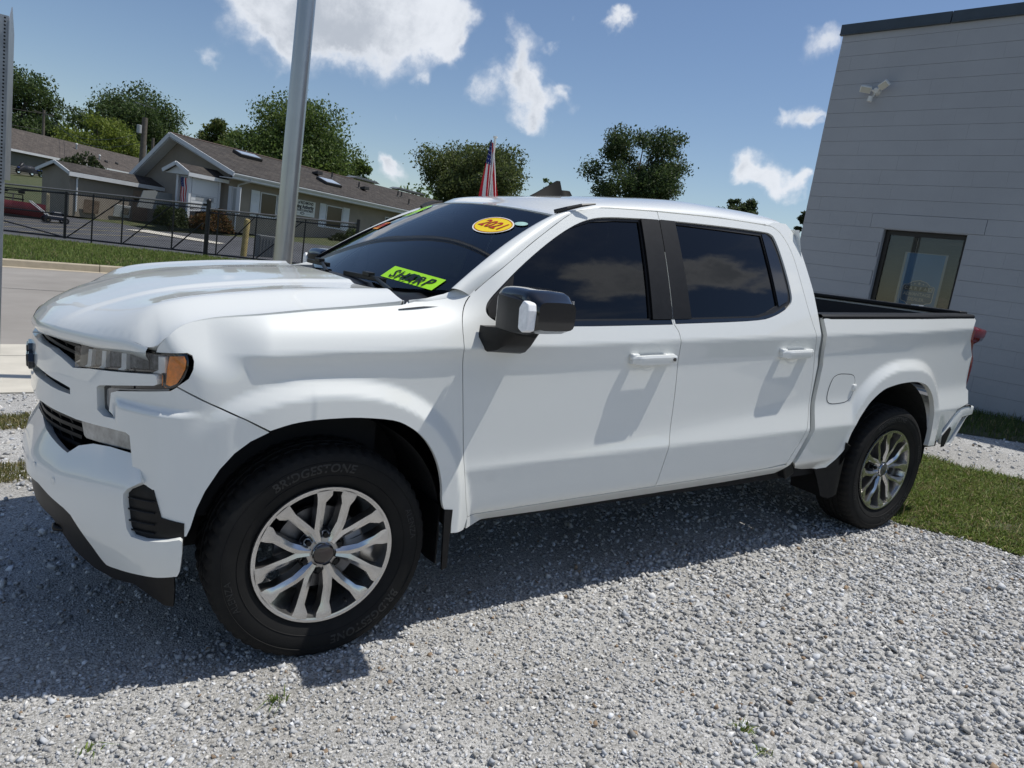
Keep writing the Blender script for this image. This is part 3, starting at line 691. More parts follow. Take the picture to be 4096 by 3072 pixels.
for sg in (-1,1):
    nr=sg<0; rs=.017 if nr else .05
    # front fender
    lampback=[(-.51,1.066),(-.478,1.095),(-.465,1.126),(-.462,1.151),(-.466,1.169),(-.480,1.176),(-.54,1.171)]
    poly=CUT_HOODS+[(.40,1.372),(.50,1.392),(.576,1.404)]+CUT_D1S[1:]+[(.582,.441),(.507,.447),(.503,.549)]+ARCH_FS[::-1]+CUT_FB[::-1][1:-1]+lampback
    fe=panel('fender',poly,side,WHITE,T,sg,rs,.018,gap=.0014)
    # doors
    d1=CUT_D1S+[(.78,.490),(1.0,.496),(1.35,.504),(1.672,.513)]+CUT_D2S[::-1][1:]+TOPA[1:-1][::-1]
    fd=panel('front_door',d1,side,WHITE,T,sg,rs,.02,holes=[WIN1])
    d2=CUT_D2S[::-1]+TOPB[1:]+[(2.5,.541),(2.17,.527)]
    rd=panel('rear_door',d2,side,WHITE,T,sg,rs,.02,holes=[WIN2])
    rk=panel('rocker_panel',ROCK+[(2.66,.50),(2.664,.55)]+[(2.5,.540),(2.17,.526),(1.672,.512),(1.35,.503),(1.0,.495),(.78,.489),(.604,.487)],side,WHITE,T,sg,rs,.02)
    # window surrounds, panes and pillar covers
    for dr,W,G,pil in ((fd,WIN1,[(.787,1.497),(.886,1.569),(1.029,1.664),(1.14,1.722),(1.252,1.757),(1.402,1.776),(1.553,1.786),(1.512,1.345),(1.075,1.331),(.735,1.322)],[(1.562,1.803),(1.679,1.807),(1.648,1.348),(1.522,1.344)]),
                     (rd,WIN2,[(1.79,1.797),(2.094,1.799),(2.43,1.798),(2.447,1.44),(2.36,1.404),(2.252,1.379),(1.786,1.357)],[(1.684,1.809),(1.786,1.813),(1.774,1.354),(1.653,1.348)])):
        panel('window_trim',inset(W,-.003),sideo(-.012),RUB,dr,sg,rs,.012,gap=0,holes=[G])
        # bright-edged waist moulding
        panel('window_glass',inset(G,-.012),sideo(-.020),TINT,dr,sg,.03 if nr else .08,.004,gap=0)
        panel('pillar_trim',pil,sideo(.0015),BLK,dr,sg,rs,.008,gap=0)
    panel('belt_moulding',[(.70,1.301),(1.067,1.302),(1.646,1.325),(1.643,1.343),(1.075,1.324),(.74,1.316)],sideo(-.002),GBLK,fd,sg,rs,.01,gap=0)
    panel('belt_moulding',[(1.664,1.328),(2.267,1.357),(2.40,1.386),(2.50,1.424),(2.49,1.434),(2.395,1.399),(2.262,1.372),(1.662,1.345)],sideo(-.002),GBLK,rd,sg,rs,.01,gap=0)
    panel('corner_trim',[(.645,1.325),(.735,1.320),(.785,1.497),(.672,1.400),(.642,1.36)],sideo(-.007),BLK,fd,sg,rs,.008,gap=0)
    panel('quarter_trim',[(2.437,1.806),(2.47,1.81),(2.50,1.79),(2.525,1.70),(2.545,1.51),(2.53,1.465),(2.45,1.434)],sideo(-.006),GBLK,rd,sg,rs,.008,gap=0)
    # strip of body between rear door and the gap, up the corner of the cab
    cp=TOPB[8:]+[(2.664,.55),(2.66,.50)]+[(2.70,.545),(2.752,.653),(2.787,.731),(2.80,.894),(2.812,1.12),(2.775,1.289),(2.770,1.414),(2.765,1.535),(2.748,1.655),(2.730,1.776),(2.700,1.852),(2.665,1.885),(2.56,1.884)]
    panel('cab_corner',cp,side,WHITE,T,sg,rs,.05)
    # pickup bed
    BF=[(2.808,1.392),(2.825,1.293),(2.858,1.12),(2.838,.90),(2.832,.742),(2.797,.664),(2.75,.567),(2.738,.545),(2.79,.505),(2.898,.482),(3.04,.470),(3.09,.486),(3.13,.54),(3.165,.60)]
    AR=[(3.185,.64),(3.208,.709),(3.25,.78),(3.294,.84),(3.35,.901),(3.456,.966),(3.55,.99),(3.643,1.004),(3.76,1.011),(3.861,1.006),(3.957,.987),(4.035,.952),(4.121,.888),(4.18,.801),(4.205,.701),(4.21,.60),(4.20,.545)]
    BR=[(4.40,.535),(4.42,.60),(4.40,.65),(4.538,.786),(4.70,.822),(4.71,.912),(4.677,.93),(4.682,1.11),(4.68,1.159),(4.60,1.289),(4.575,1.362),(4.625,1.415),(4.60,1.438),(3.672,1.417)]
    bs=panel('bed_side',BF[:-1]+chain([BF[-1]]+AR,3)+BR,side,WHITE,T,sg,rs,.03)
    if nr:
        FU=smoothpoly([(3.027,1.069),(3.099,1.068),(3.165,1.064),(3.196,1.04),(3.204,.985),(3.19,.93),(3.146,.897),(3.058,.889),(2.981,.889),(2.949,.905),(2.941,.941),(2.951,1.0),(2.975,1.05)],1)
        FI=inset(FU,.004)
        panel('fuel_door_seam',FU,sideo(.0012),RUB,bs,sg,.02,.0,gap=0,holes=[FI])
        panel('fuel_door',FI,sideo(.0022),WHITE,bs,sg,.02,.003,gap=0)
        b=MB(); 
        b.box((3.195,-(float(wside(3.195,.985))+.004),.983),(.038,.02,.040)); b.build('fuel_door_tab',WHITE,bs,smooth=40,bevel=.008,seg=3)
    # added dark sheet, its colour fills the panel gaps with shade
    shell=[(-.30,1.20),(.25,1.26),(.62,1.27),(2.74,1.30),(2.83,1.32),(4.5,1.36),(4.55,.85),(4.33,.66)]+[(4.26,.66),(4.25,.80),(4.15,.95),(3.95,1.03),(3.75,1.05),(3.5,1.03),(3.30,.93),(3.20,.80),(3.12,.62),(3.04,.52)]+[(2.6,.50),(.62,.46),(.52,.52),(.48,.75),(.40,.88),(.28,.97),(0,1.0),(-.2,.97)]
    panel('gap_shade_sheet',shell,sideo(-.045),DARK,T,sg,.06,.0,gap=0)
    # wheel well liners
    for xc,zc,r,lab in ((-.012,.46,.505,0),(3.735,.50,.53,1)):
        mb=MB(); t=np.linspace(R(-12),R(192),40); yy=np.linspace(.55,.945,6)
        P=np.array([[(xc+r*math.cos(a),sg*y,zc+r*.97*math.sin(a)) for y in yy] for a in t]); mb.grid(P)
        mb.add([(xc-r-.06,sg*.55,.38),(xc+r+.06,sg*.55,.38),(xc+r+.06,sg*.55,zc+r+.08),(xc-r-.06,sg*.55,zc+r+.08)],[(0,1,2,3)])
        mb.build('wheel_liner',DIRT,T,smooth=40)
    # mud flaps
    mb=MB(); mb.prism([(0,.555),(.10,.548),(.096,.31),(.035,.29),(0,.30)],(.470,sg*.985,0),(0,-sg*2.6,0),(0,0,1),(1,0,0),.006)
    mb.build('mud_flap',BLK,T)
    panel('mud_flap_edge',[(.468,.556),(.506,.55),(.503,.447),(.50,.30),(.478,.292)],sideo(.004),BLK,T,sg,.03,.012,gap=0)
    mb=MB(); mb.prism([(-.06,.64),(-.01,.66),(0,.60),(0,.30),(.06,.27),(.30,.27),(.34,.55),(.20,.60)],(3.17,sg*1.0,0),(.05,-sg*1.0,0),(0,0,1),(1,0,-.15),.008)
    mb.build('mud_flap',BLK,T)
    panel('mud_flap_edge',[(3.04,.468),(3.09,.484),(3.13,.54),(3.165,.60),(3.19,.65),(3.215,.66),(3.20,.50),(3.19,.32),(3.14,.29),(3.10,.30),(3.06,.42)],sideo(-.012),BLK,T,sg,.03,.012,gap=0)
    # bracket at the gap
    b=MB(); b.box((2.73,sg*.955,.50),(.075,.06,.085),np.array(Matrix.Rotation(R(-28),3,'Y'))); b.build('gap_bracket',BLK,T,bevel=.008)
    # seal between cab and bed
    P=np.array([[(x+dx,-sg*0+sg*(float(wside(x+dx,z))-.025),z) for dx in (-.02,.02,.07)] for x,z in ((2.785,1.39),(2.795,1.29),(2.825,1.12),(2.81,.89),(2.80,.735),(2.765,.655),(2.715,.555),(2.68,.50))])
    b=MB(); b.grid(P); b.build('gap_seal',GAPM,T,smooth=60)
# ---- door handles
def handle(x0,x1,z,dr,sg,keyed):
    n=26; xs=np.linspace(x0,x1,n)
    b=MB(); rings=[]
    for i,x in enumerate(xs):
        t=(i/(n-1)); lift=.010+.022*ss(0,.16,t)*ss(1,.80,t)
        if keyed and t>.8: lift=max(lift,.024)
        zc=z+.035*(x-x0)*.8; h=.025-.006*abs(2*t-1)**3; th=.017
        yb=-(float(wside(x,zc))+lift)
        k=np.linspace(0,2*math.pi,10,endpoint=False)+.3
        rings.append([(x,sg*-1*(yb-th*np.sign(math.cos(a))*abs(math.cos(a))**.6),zc+h*np.sign(math.sin(a))*abs(math.sin(a))**.6) for a in k])
    P=np.array(rings); P=np.concatenate([P,P[:,:1]],1); b.grid(P)
    b.add(P[0][:-1],[tuple(range(10))]); b.add(P[-1][:-1],[tuple(range(10))])
    h=b.build('door_handle',WHITE,dr,smooth=45)
    # escutcheon: feet and recess cup
    zc=z+.014
    for xx,w in ((x0+.02,.05),(x1-.03,.07)):
        q=MB(); q.box((xx,sg*(float(wside(xx,zc))+.010),zc),(w,.028,.034)); q.build('handle_foot',WHITE,dr,smooth=50,bevel=.010,seg=3)
    xm=(x0+x1)/2-.01
    cup=[(xm+.072*math.cos(a),zc+.062*math.sin(a)*(1.0)) for a in np.linspace(0,2*math.pi,28,endpoint=False)]
    def cups(x,zz):
        d=np.hypot((x-xm)/.072,(zz-zc)/.062); return np.stack([x,-(wside(x,zz)-.028*ss(1,.35,d)+.0008),zz],-1)
    panel('handle_recess',cup,cups,WHITE,dr,sg,.012,0.,gap=0)
    if keyed and sg<0:
        for xx,r in ((x1-.018,.0085),(x1-.062,.0075)):
            q=MB(); zz=z+.035*(xx-x0)*.8; y=-(float(wside(xx,zz))+.044); q.cyl((xx,y+.02,zz),(xx,y-.0015,zz),r,n=14); q.build('lock_button',GBLK,dr)
children=lambda nm:[o for o in T.children if o.name.split('.')[0]==nm]
for i,sg in enumerate((-1,1)):
    handle(1.385,1.650,1.158,children('front_door')[i],sg,True)
    handle(2.448,2.712,1.186,children('rear_door')[i],sg,False)
# ---- hood
cutx=np.array([c[0] for c in CUT_HOOD]); cutz=np.array([c[1] for c in CUT_HOOD])
hx=np.linspace(-.562,.305,26); hy=-wside(hx,np.interp(hx,cutx,cutz))+.003
fy=np.linspace(.855,-.855,42); fx=planx(fy)+.0
near=list(zip(hx,hy)); far=[(x,-y) for x,y in near][::-1]
ry=np.linspace(.87,-.87,22); rx=.255+.05*(np.abs(ry)/.88)**2
hood_poly=[(x,y) for x,y in near]+[(x,y) for x,y in zip(rx[::-1],ry[::-1])]+far+[(x,y) for x,y in zip(fx,fy)]
hs=lambda x,y: np.stack([x,y,zhood(x,y)],-1)
hood=panel('hood',hood_poly,hs,WHITE,T,-1,.02,.03,gap=.002)
# hood nose: the lip below the leading edge
yy=np.linspace(-.87,.87,60)
lip=np.array([[(float(planx(y))+dx,y,float(zhood(float(planx(y))+.003,y))-dz) for dx,dz in ((.0005,-.0),(-.006,.012),(-.006,.028),(.004,.045),(.03,.052))] for y in yy])
b=MB(); b.grid(lip); b.build('hood_lip',WHITE,hood,smooth=60)
# ---- cowl, wipers
b=MB(); P=[]
for y in np.linspace(-.90,.90,31):
    xh=.25+.05*(abs(y)/.88)**2; zr=float(zhood(.27,min(abs(y),.86)))-.018
    P.append([(xh-.03,y,zr-.01),(xh+.08,y,zr+.004),(xh+.22,y,zr+.012),(xh+.30,y,zr+.0)])
b.grid(np.array(P)); b.build('cowl',BLK,T,smooth=50)
# ---- windshield
def ws(a,t):
    """a -1..1 across (near=-1), t 0..1 from base to header"""
    a,t=np.broadcast_arrays(np.asarray(a,float),np.asarray(t,float)); q=np.abs(a)
    xb=.335+.165*q**2.2; zb=1.372+.046*q**2; yb=.865*a
    xt=.985+.105*q**2.2; zt=1.803-.036*q**2.2; yt=.685*a
    bow=.018*np.sin(t*math.pi)
    return np.stack([xb+(xt-xb)*t-bow*.5,yb+(yt-yb)*t,zb+(zt-zb)*t+bow],-1)
wsp=lambda u,v: ws(u,v)
wpoly=[(-1,0),(1,0),(1,1),(-1,1)]
WS=panel('windshield',wpoly,wsp,WSG,T,-1,.045,.005,gap=0)
frit=M('black_frit',(.004,.004,.005),.15,coat=.5)
panel('windshield_border',wpoly,wsp,frit,WS,-1,.05,0.,gap=0,off=-.004,holes=[[(-.945,.09),(.945,.09),(.945,.90),(.30,.925),(-.30,.925),(-.945,.90)]])
# ---- roof, pillars and header
tdx=np.array([p[0] for p in TOPD[:11]]); tdz=np.array([p[1] for p in TOPD[:11]])
def zroof(x): return pch(x,[.95,1.1,1.3,1.7,2.1,2.5,2.66,2.76],[1.803,1.838,1.876,1.920,1.948,1.945,1.930,1.890])
def roof(u,v):
    """u along 0..1, v -1..1 across"""
    u,v=np.broadcast_arrays(np.asarray(u,float),np.asarray(v,float)); q=np.abs(v)
    x0=.985+.105*q**2.2; x1=2.755-.045*q**3; x=x0+(x1-x0)*u
    zt=np.interp(x,tdx,tdz)+.004; zt=np.where(x>2.5,1.862+(x-2.5)*.06,zt)
    wd=wside(np.minimum(x,2.6),zt)-.003
    zr=zroof(x)
    edge=np.where(q>.0,1,1)
    zz=zt+(zr-zt)*np.clip(1-q**4.5,0,1)**.62
    hd=ss(.16,0,u); zh=1.807-.036*q**2.2
    zz=zz*(1-hd)+np.minimum(zz,zh+.0)*hd*1.0 if False else zz
    # the header follows the top of the glass
    zz=np.where(u<.12,zh+(zz-zh)*ss(0,.12,u),zz)
    ww=wd*(1-hd)+(.70)*hd
    tail=ss(.955,1,u); zz=zz-.022*tail
    return np.stack([x,v*ww,zz],-1)
rf=panel('cab_roof',[(0,-1),(1,-1),(1,1),(0,1)],roof,WHITE,T,-1,.03,.02,gap=0)
for sg in (-1,1):
    # A pillar: from glass edge to the door line
    tt=np.linspace(0,1,24); P=[]
    gl=ws(np.full(24,-1.),tt)
    # door line points from the foot to the header corner
    k=np.interp(tt,[0,1],[0,1]); dp=np.array(TOPD[:7]); dl=np.concatenate([[0],np.cumsum(np.hypot(*np.diff(dp,axis=0).T))]); s=tt*dl[-1]
    dx=np.interp(s,dl,dp[:,0]); dz=np.interp(s,dl,dp[:,1]); dy=-wside(dx,dz)+.002
    dr=np.stack([dx,dy,dz],1)
    rows=[]
    for i in range(24):
        a,c=gl[i],dr[i]; m=(a+c)/2; out=np.array([-.55,-.6,.6]); out=out/np.linalg.norm(out)
        r=[]
        for w in np.linspace(0,1,9):
            bl=.020*math.sin(w*math.pi)**.8+.010*ss(0,.12,w)*(1-w)
            r.append(a*(1-w)+c*w+out*bl)
        rows.append([a+np.array([.01,.012,-.012])]+r+[c+np.array([.004,.02,-.004])])
    P=np.array(rows)*[1,-sg if sg<0 else -1,1] if False else np.array(rows)
    if sg>0: P=P*[1,-1,1]
    b=MB(); b.grid(P); b.build('windshield_pillar',WHITE,T,smooth=60)
    # dark moulding along the glass edge and roof ditch at the header corner
    b=MB(); e=ws(np.full(20,-.995),np.linspace(.0,1.0,20))+np.array([-.004,-.002,.004]); e=e*[1,-sg*-1,1] if sg<0 else e*[1,-1,1]
    b.tube(e,.006,6); b.build('glass_moulding',RUB,WS)
    q=np.array([(1.085,-.70,1.785),(1.13,-.735,1.803),(1.19,-.76,1.824),(1.26,-.772,1.838)]); 
    b=MB(); b.tube(q*[1,1 if sg<0 else -1,1],[.010,.011,.009,.004],6); b.build('roof_ditch_cover',RUB,rf)
    # shark line between door top and roof
# fender top patch between hood corner and pillar foot (cowl side)
for sg in (-1,1):
    P=[]
    for x in np.linspace(.325,.60,12):
        ztop=float(np.interp(x,[.30,.318,.40,.50,.576,.6],[1.360,1.365,1.372,1.392,1.404,1.41])); w=float(wside(x,ztop))
        yi=float(np.interp(x,[.30,.36,.45,.52,.6],[.875,.865,.858,.860,.855])); zi=float(np.interp(x,[.30,.40,.48,.52,.6],[1.362,1.378,1.402,1.420,1.47]))
        P.append([(x,sg*w,ztop-.001),(x,sg*(w*.66+yi*.34),ztop*.6+zi*.4+.004),(x,sg*(w*.33+yi*.67),ztop*.3+zi*.7+.006),(x,sg*yi,zi),(x+.01,sg*(yi-.01),zi-.03)])
    b=MB(); b.grid(np.array(P)); b.build('cowl_side',WHITE,T,smooth=60)
# ---- cab back wall
b=MB(); b.add([(2.745,-.93,1.30),(2.745,.93,1.30),(2.715,.79,1.855),(2.715,-.79,1.855)],[(0,1,2,3)]); b.add([(2.745,-.97,.5),(2.745,.97,.5),(2.745,.93,1.30),(2.745,-.93,1.30)],[(0,1,2,3)]); b.build('cab_back',WHITE,T)
b=MB(); b.add([(2.749,-.68,1.42),(2.749,.68,1.42),(2.727,.62,1.80),(2.727,-.62,1.80)],[(0,1,2,3)]); b.build('rear_window',GBLK,T)
# ---- bed inside
def rail(x): return float(np.interp(x,[2.80,3.67,4.6],[1.392,1.417,1.438]))
for sg in (-1,1):
    b=MB(); P=[]
    for x in np.linspace(2.80,4.60,24):
        z=rail(x);w=float(wside(x,z))
        P.append([(x,sg*(w+.004),z-.012),(x,sg*(w+.005),z+.004),(x,sg*(w-.006),z+.014),(x,sg*(w-.085),z+.016),(x,sg*(w-.095),z-.01),(x,sg*(w-.095),z-.04)])
    b.grid(np.array(P)); b.build('bed_rail_cap',BLK,T,smooth=35)
    b=MB(); P=[]
    for x in np.linspace(2.80,4.60,19):
        z=rail(x)-.012; w=float(wside(x,z)); jig=.012*(int(round(x*10))%2)
        P.append([(x,sg*(w-.09),z),(x,sg*(w-.13-jig),z-.06),(x,sg*(w-.13-jig),1.07)])
    b.grid(np.array(P)); b.build('bed_wall',LINER,T)
b=MB(); b.bx(2.80,4.60,-.53,.53,.82,.86); b.build('bed_floor',LINER,T)
b=MB(); b.bx(2.79,2.83,-.90,.90,.82,1.38); b.build('bed_front_wall',LINER,T)
tg=MB(); tg.bx(4.555,4.615,-.80,.80,.87,1.435); tgo=tg.build('tailgate',WHITE,T,bevel=.01)
b=MB(); b.bx(4.545,4.557,-.80,.80,.90,1.42)
for k in range(5): b.bx(4.535,4.546,-.74+k*.30,-.52+k*.30,.95,1.33)
b.build('tailgate_liner',LINER,tgo,bevel=.004)
b=MB(); b.bx(4.53,4.632,-.86,.86,1.436,1.466); b.build('tailgate_cap',BLK,tgo,bevel=.008)
b=MB(); b.bx(4.538,4.60,-.56,-.50,1.464,1.474); b.build('tailgate_latch_tab',WHITE,tgo)
# corner posts of the bed beside the tailgate
for sg in (-1,1):
    b=MB(); P=[]
    for z in np.linspace(.80,1.425,14):
        xr=float(np.interp(z,[.80,.90,.93,1.11,1.16,1.29,1.36,1.41,1.43],[4.66,4.70,4.672,4.678,4.676,4.596,4.572,4.62,4.6])); w=float(wside(min(xr,4.7),z))
        P.append([(xr-.004,sg*(w-.002),z),(xr+.012,sg*(w-.03),z),(xr+.014,sg*.80,z)])
    b.grid(np.array(P)); b.build('bed_corner',WHITE,T,smooth=50)
    # tail lamp: bulging block above, slim stem, lower wedge
    def tl(zs,xs,outs):
        b=MB(); P=[]
        for z,(xa,xb),o in zip(zs,xs,outs):
            w=float(wside(4.5,z))-.02
            P.append([(xa,sg*(w+.004),z),(xa+.012,sg*(w+o),z),((xa+xb)/2,sg*(w+o*1.05),z),(xb-.012,sg*(w+o*.5),z),(xb,sg*(w-.05),z),(xb-.005,sg*(w-.13),z),(xa,sg*(w-.13),z)])
        b.grid(np.array(P)); n=7
        b.add(P[0],[tuple(range(n))]); b.add(P[-1],[tuple(range(n))]); return b
    tb=tl([1.372,1.352,1.34,1.30,1.27,1.247,1.20,1.165,1.14,1.08,1.0,.95,.935],
          [(4.578,4.62),(4.57,4.77),(4.57,4.79),(4.58,4.79),(4.595,4.77),(4.615,4.68),(4.645,4.678),(4.668,4.70),(4.668,4.72),(4.668,4.72),(4.666,4.71),(4.664,4.69),(4.662,4.675)],
          [.012,.022,.026,.026,.024,.016,.012,.010,.014,.016,.014,.010,.008])
    tb.build('tail_light',REDL,T,smooth=45)
# ---- rear bumper
rb=MB(); P=[]
for y in np.linspace(-1,1,41):
    w=.965*y; q=abs(y); xo=4.90-.16*q**3
    P.append([(xo-.34*ss(.82,1,q)-.06,w,.80),(xo-.02,w,.80),(xo,w,.785),(xo,w,.735),(xo-.03,w,.715),(xo-.14,w,.56),(xo-.17,w,.53),(xo-.26,w,.53)])
rb.grid(np.array(P)); rbo=rb.build('rear_bumper',WHITE,T,smooth=35)
b=MB(); P=[]
for y in np.linspace(-1,1,41):
    w=.967*y; q=abs(y); xo=4.90-.16*q**3
    P.append([(xo-.10,w,.804),(xo-.015,w,.812),(xo+.006,w,.80),(xo+.006,w,.785)])
b.grid(np.array(P)); b.build('bumper_step_pad',M('step_pad_grey',(.10,.10,.105),.55),rbo,smooth=50)
for sg in (-1,1):
    # corner piece with the step cut-out, running down to the sill
    b=MB(); b.prism([(4.44,.53),(4.52,.53),(4.66,.72),(4.80,.735),(4.80,.80),(4.66,.795),(4.56,.76),(4.47,.64),(4.42,.60)],(0,sg*.935,0),(1,0,0),(0,0,1),(0,sg*1,0),.03); b.build('bumper_end',WHITE,rbo,bevel=.012,seg=3,smooth=40)
    b=MB(); b.prism([(4.42,.60),(4.47,.64),(4.50,.66),(4.52,.64),(4.47,.52),(4.43,.515)],(0,sg*.968,0),(1,0,0),(0,0,1),(0,sg*1,0),.004); b.build('bumper_end_trim',BLK,rbo)
b=MB(); b.bx(4.55,4.76,-.80,-.60,.53,.575); b.build('corner_step',M('step_grey',(.09,.09,.095),.6,bump=.004,bscale=80),rbo,bevel=.01)
b=MB(); b.bx(4.2,4.5,-.9,.9,.50,.60); b.build('rear_valance',DARK,T)
# ---- front end
FW=M
def wr(off): return lambda s,z: wrap(s,z,off)
def bo(off): return lambda s,z: bump(s,z,off)
def ledge(s,z):
    """front corner with its shelf"""
    zl=.955+.02*s; o=.030*ss(zl+.018,zl-.01,z)*ss(.76,.84,s)*ss(1.16,.98,s)
    return wrap(s,z,o)
for sg in (-1,1):
    r=.018 if sg<0 else .04
    # painted grille bar and centre fascia in one piece, with the slot
    fas=[(0,1.088),(.083,1.088),(.20,1.090),(.351,1.086),(.44,1.068),(.527,1.043),(.64,1.060),(.759,1.073),(.975,1.098),(.987,1.094),(.990,1.068),(.978,1.061),(.85,1.040),(.708,1.015),(.694,1.006),(.697,.926),(.734,.911),(.784,.914),(.812,.911),(.892,.880),(.762,.875),(.552,.860),(.477,.862),(.309,.868),(.15,.870),(0,.870)]
    slot=[(.10,.995),(.262,.995),(.36,.985),(.437,.978),(.513,.968),(.514,.944),(.437,.944),(.269,.955),(.10,.955)]
    fo=panel('grille_bar',fas,wr(.012),WHITE,T,sg,r,.03,gap=0,holes=[slot])
    panel('slot_liner',inset(slot,-.02),wr(-.03),DARK,fo,sg,.04,0,gap=0)
    # upper grille
    up=[(0,1.10),(0,1.165),(.351,1.150),(.512,1.130),(.526,1.045),(.44,1.072),(.351,1.088),(.20,1.092)]
    gu=panel('upper_grille',inset(up,-.01),wr(-.055),DARK,T,sg,.05,0,gap=0)
    for zz,dz in ((1.112,-.012),(1.135,-.010)):
        b=MB(); s_=np.linspace(0,.515,24); z_=zz+dz*(s_/.5)**2*2.0+.0; p=wrap(s_,z_,-.012)*[1,-sg,1]*([1,1,1] if True else 1)
        p=wrap(s_,z_,-.012); p=p if sg<0 else p*[1,-1,1]
        pi=wrap(s_,z_,-.05); pi=pi if sg<0 else pi*[1,-1,1]
        P=np.stack([p+[0,0,.006],p-[0,0,.006],pi-[0,0,.006],pi+[0,0,.006],p+[0,0,.006]],1); b.grid(P); b.build('grille_slat',BLK,gu)
    for s0 in np.arange(.06,.52,.085):
        b=MB(); p=wrap(np.array([s0,s0+.03]),np.array([1.13-.05*s0,1.10-.02*s0]),-.03); p=p if sg<0 else p*[1,-1,1]; b.beam(p[0],p[1],.02,.006); b.build('grille_rib',BLK,gu)
    # headlight
    lamp=[(.512,1.122),(.672,1.141),(.972,1.168),(.997,1.171),(1.064,1.176),(1.079,1.170),(1.084,1.151),(1.081,1.126),(1.07,1.096),(1.05,1.067),(1.029,1.054),(.90,1.034),(.783,1.016),(.753,.999),(.740,.985),(.743,.930),(.78,.917),(.734,.914),(.699,.928),(.694,1.003),(.708,1.015),(.85,1.040),(.985,1.063),(.997,1.073),(1.0,1.094),(.987,1.102),(.759,1.076),(.526,1.045)]
    hl=panel('headlight',lamp,wr(-.014),GBLK,T,sg,.02,.03,gap=0)
    main=[(.515,1.120),(.672,1.139),(.972,1.166),(1.064,1.174),(1.077,1.168),(1.082,1.150),(1.079,1.126),(1.068,1.097),(1.049,1.069),(1.026,1.058),(1.004,1.062),(1.004,1.10),(.987,1.105),(.759,1.079),(.529,1.048)]
    panel('amber_reflector',[(1.022,1.161),(1.072,1.166),(1.078,1.15),(1.073,1.122),(1.062,1.098),(1.047,1.074),(1.026,1.063),(1.009,1.066),(1.013,1.12)],wr(-.006),AMBER,hl,sg,.015,.006,gap=0)
    def cell(s0,s1,zb,zt,m,nm,o):
        panel(nm,[(s0,zb(s0)),(s1,zb(s1)),(s1,zt(s1)),(s0,zt(s0))],wr(o),m,hl,sg,.02,.02,gap=0)
    zt=lambda s:float(np.interp(s,[.512,.672,.972,1.06],[1.116,1.134,1.160,1.166])); zb=lambda s:float(np.interp(s,[.526,.759,.987],[1.058,1.088,1.110]))
    for s0,s1,c0 in ((.605,.700,.590),(.705,.815,.690),(.820,.93,.805),(.935,1.0,.925)):
        cell(s0,s1,zb,zt,GREYR,'reflector_bowl',-.012)
    for c0 in (.600,.695,.812,.985):
        cell(c0,c0+.026,lambda s:zb(s)-.004,lambda s:zt(s)-.004,SILV,'lamp_bar',.001)
        panel('lamp_bar_foot',[(c0-.03,zb(c0)-.012),(c0+.005,zb(c0)-.010),(c0+.02,zb(c0)+.004),(c0,zb(c0)+.004)],wr(-.005),SILV,hl,sg,.02,.01,gap=0)
    cell(.530,.585,lambda s:zb(s)-.006,zt,M('smoked_panel',(.10,.10,.095),.4),'lamp_end_panel',-.008)
    drl=[(.720,1.000),(.735,1.008),(.90,1.033),(1.02,1.052),(1.015,1.046),(.79,1.011),(.752,.996),(.737,.98),(.739,.94),(.728,.935),(.718,.95)]
    panel('running_light',drl,wr(-.010),M('drl_lens',(.20,.20,.20),.2,coat=1.),hl,sg,.02,.006,gap=0)
    panel('headlight_lens',main,wr(.007),LENS,hl,sg,.03,.004,gap=0)
    # painted corner of the bumper, round to the wheel arch
    cor=[(.757,.997),(.79,1.009),(1.029,1.049),(1.05,1.063),(1.16,1.010),(1.268,.960),(1.346,.915),(1.285,.885),(1.235,.845),(1.19,.79),(1.145,.712),(1.12,.65),(1.103,.585),(1.091,.553),(1.019,.541),(.965,.536),(.948,.55),(.914,.713),(.892,.879),(.812,.911),(.784,.914),(.745,.930)]
    panel('bumper_corner',cor,ledge,WHITE,T,sg,r,.03,off=.0,gap=.0008)
    panel('fog_lamp',[(.556,.856),(.888,.876),(.898,.816),(.590,.796),(.573,.803)],wr(-.004),FOGL,T,sg,.03,.03,gap=.001)
    lg=panel('lower_grille',[(0,.875),(.30,.868),(.477,.862),(.552,.860),(.60,.790),(.60,.70),(0,.70)],wr(-.075),DARK,T,sg,.05,0,gap=0)
    for zz in (.845,.815,.785,.752):
        b=MB(); s_=np.linspace(0,.56-(.86-zz)*.3,20); p=wrap(s_,zz+0*s_,-.014); pi=wrap(s_,zz+0*s_,-.06)
        if sg>0: p=p*[1,-1,1];pi=pi*[1,-1,1]
        P=np.stack([p+[0,0,.007],p-[0,0,.007],pi-[0,0,.007],pi+[0,0,.007],p+[0,0,.007]],1); b.grid(P); b.build('grille_slat',BLK,lg)
    for s0 in np.arange(.08,.52,.09):
        for z0 in (.83,.80,.768):
            b=MB(); p=wrap(np.array([s0,s0+.035]),np.array([z0+.013,z0-.013]),-.03); p=p if sg<0 else p*[1,-1,1]; b.beam(p[0],p[1],.02,.006); b.build('grille_rib',BLK,lg)
    # bumper
    bp_=[(0,.775),(.178,.785),(.30,.778),(.374,.770),(.494,.752),(.585,.742),(.627,.775),(.70,.797),(.80,.808),(.958,.812),(1.01,.738),(.961,.708),(.947,.689),(.949,.655),(.962,.571),(.98,.545),(1.03,.540),(1.107,.545),(1.147,.552),(1.156,.545),(1.156,.50),(1.147,.43),(1.138,.410),(1.065,.402),(1.003,.400),(.85,.392),(.829,.393),(.807,.410),(.771,.450),(.665,.541),(.623,.557),(.44,.600),(.20,.605),(0,.605)]
    bu=panel('front_bumper',bp_,bo(0),WHITE,T,sg,r,.03,gap=0)
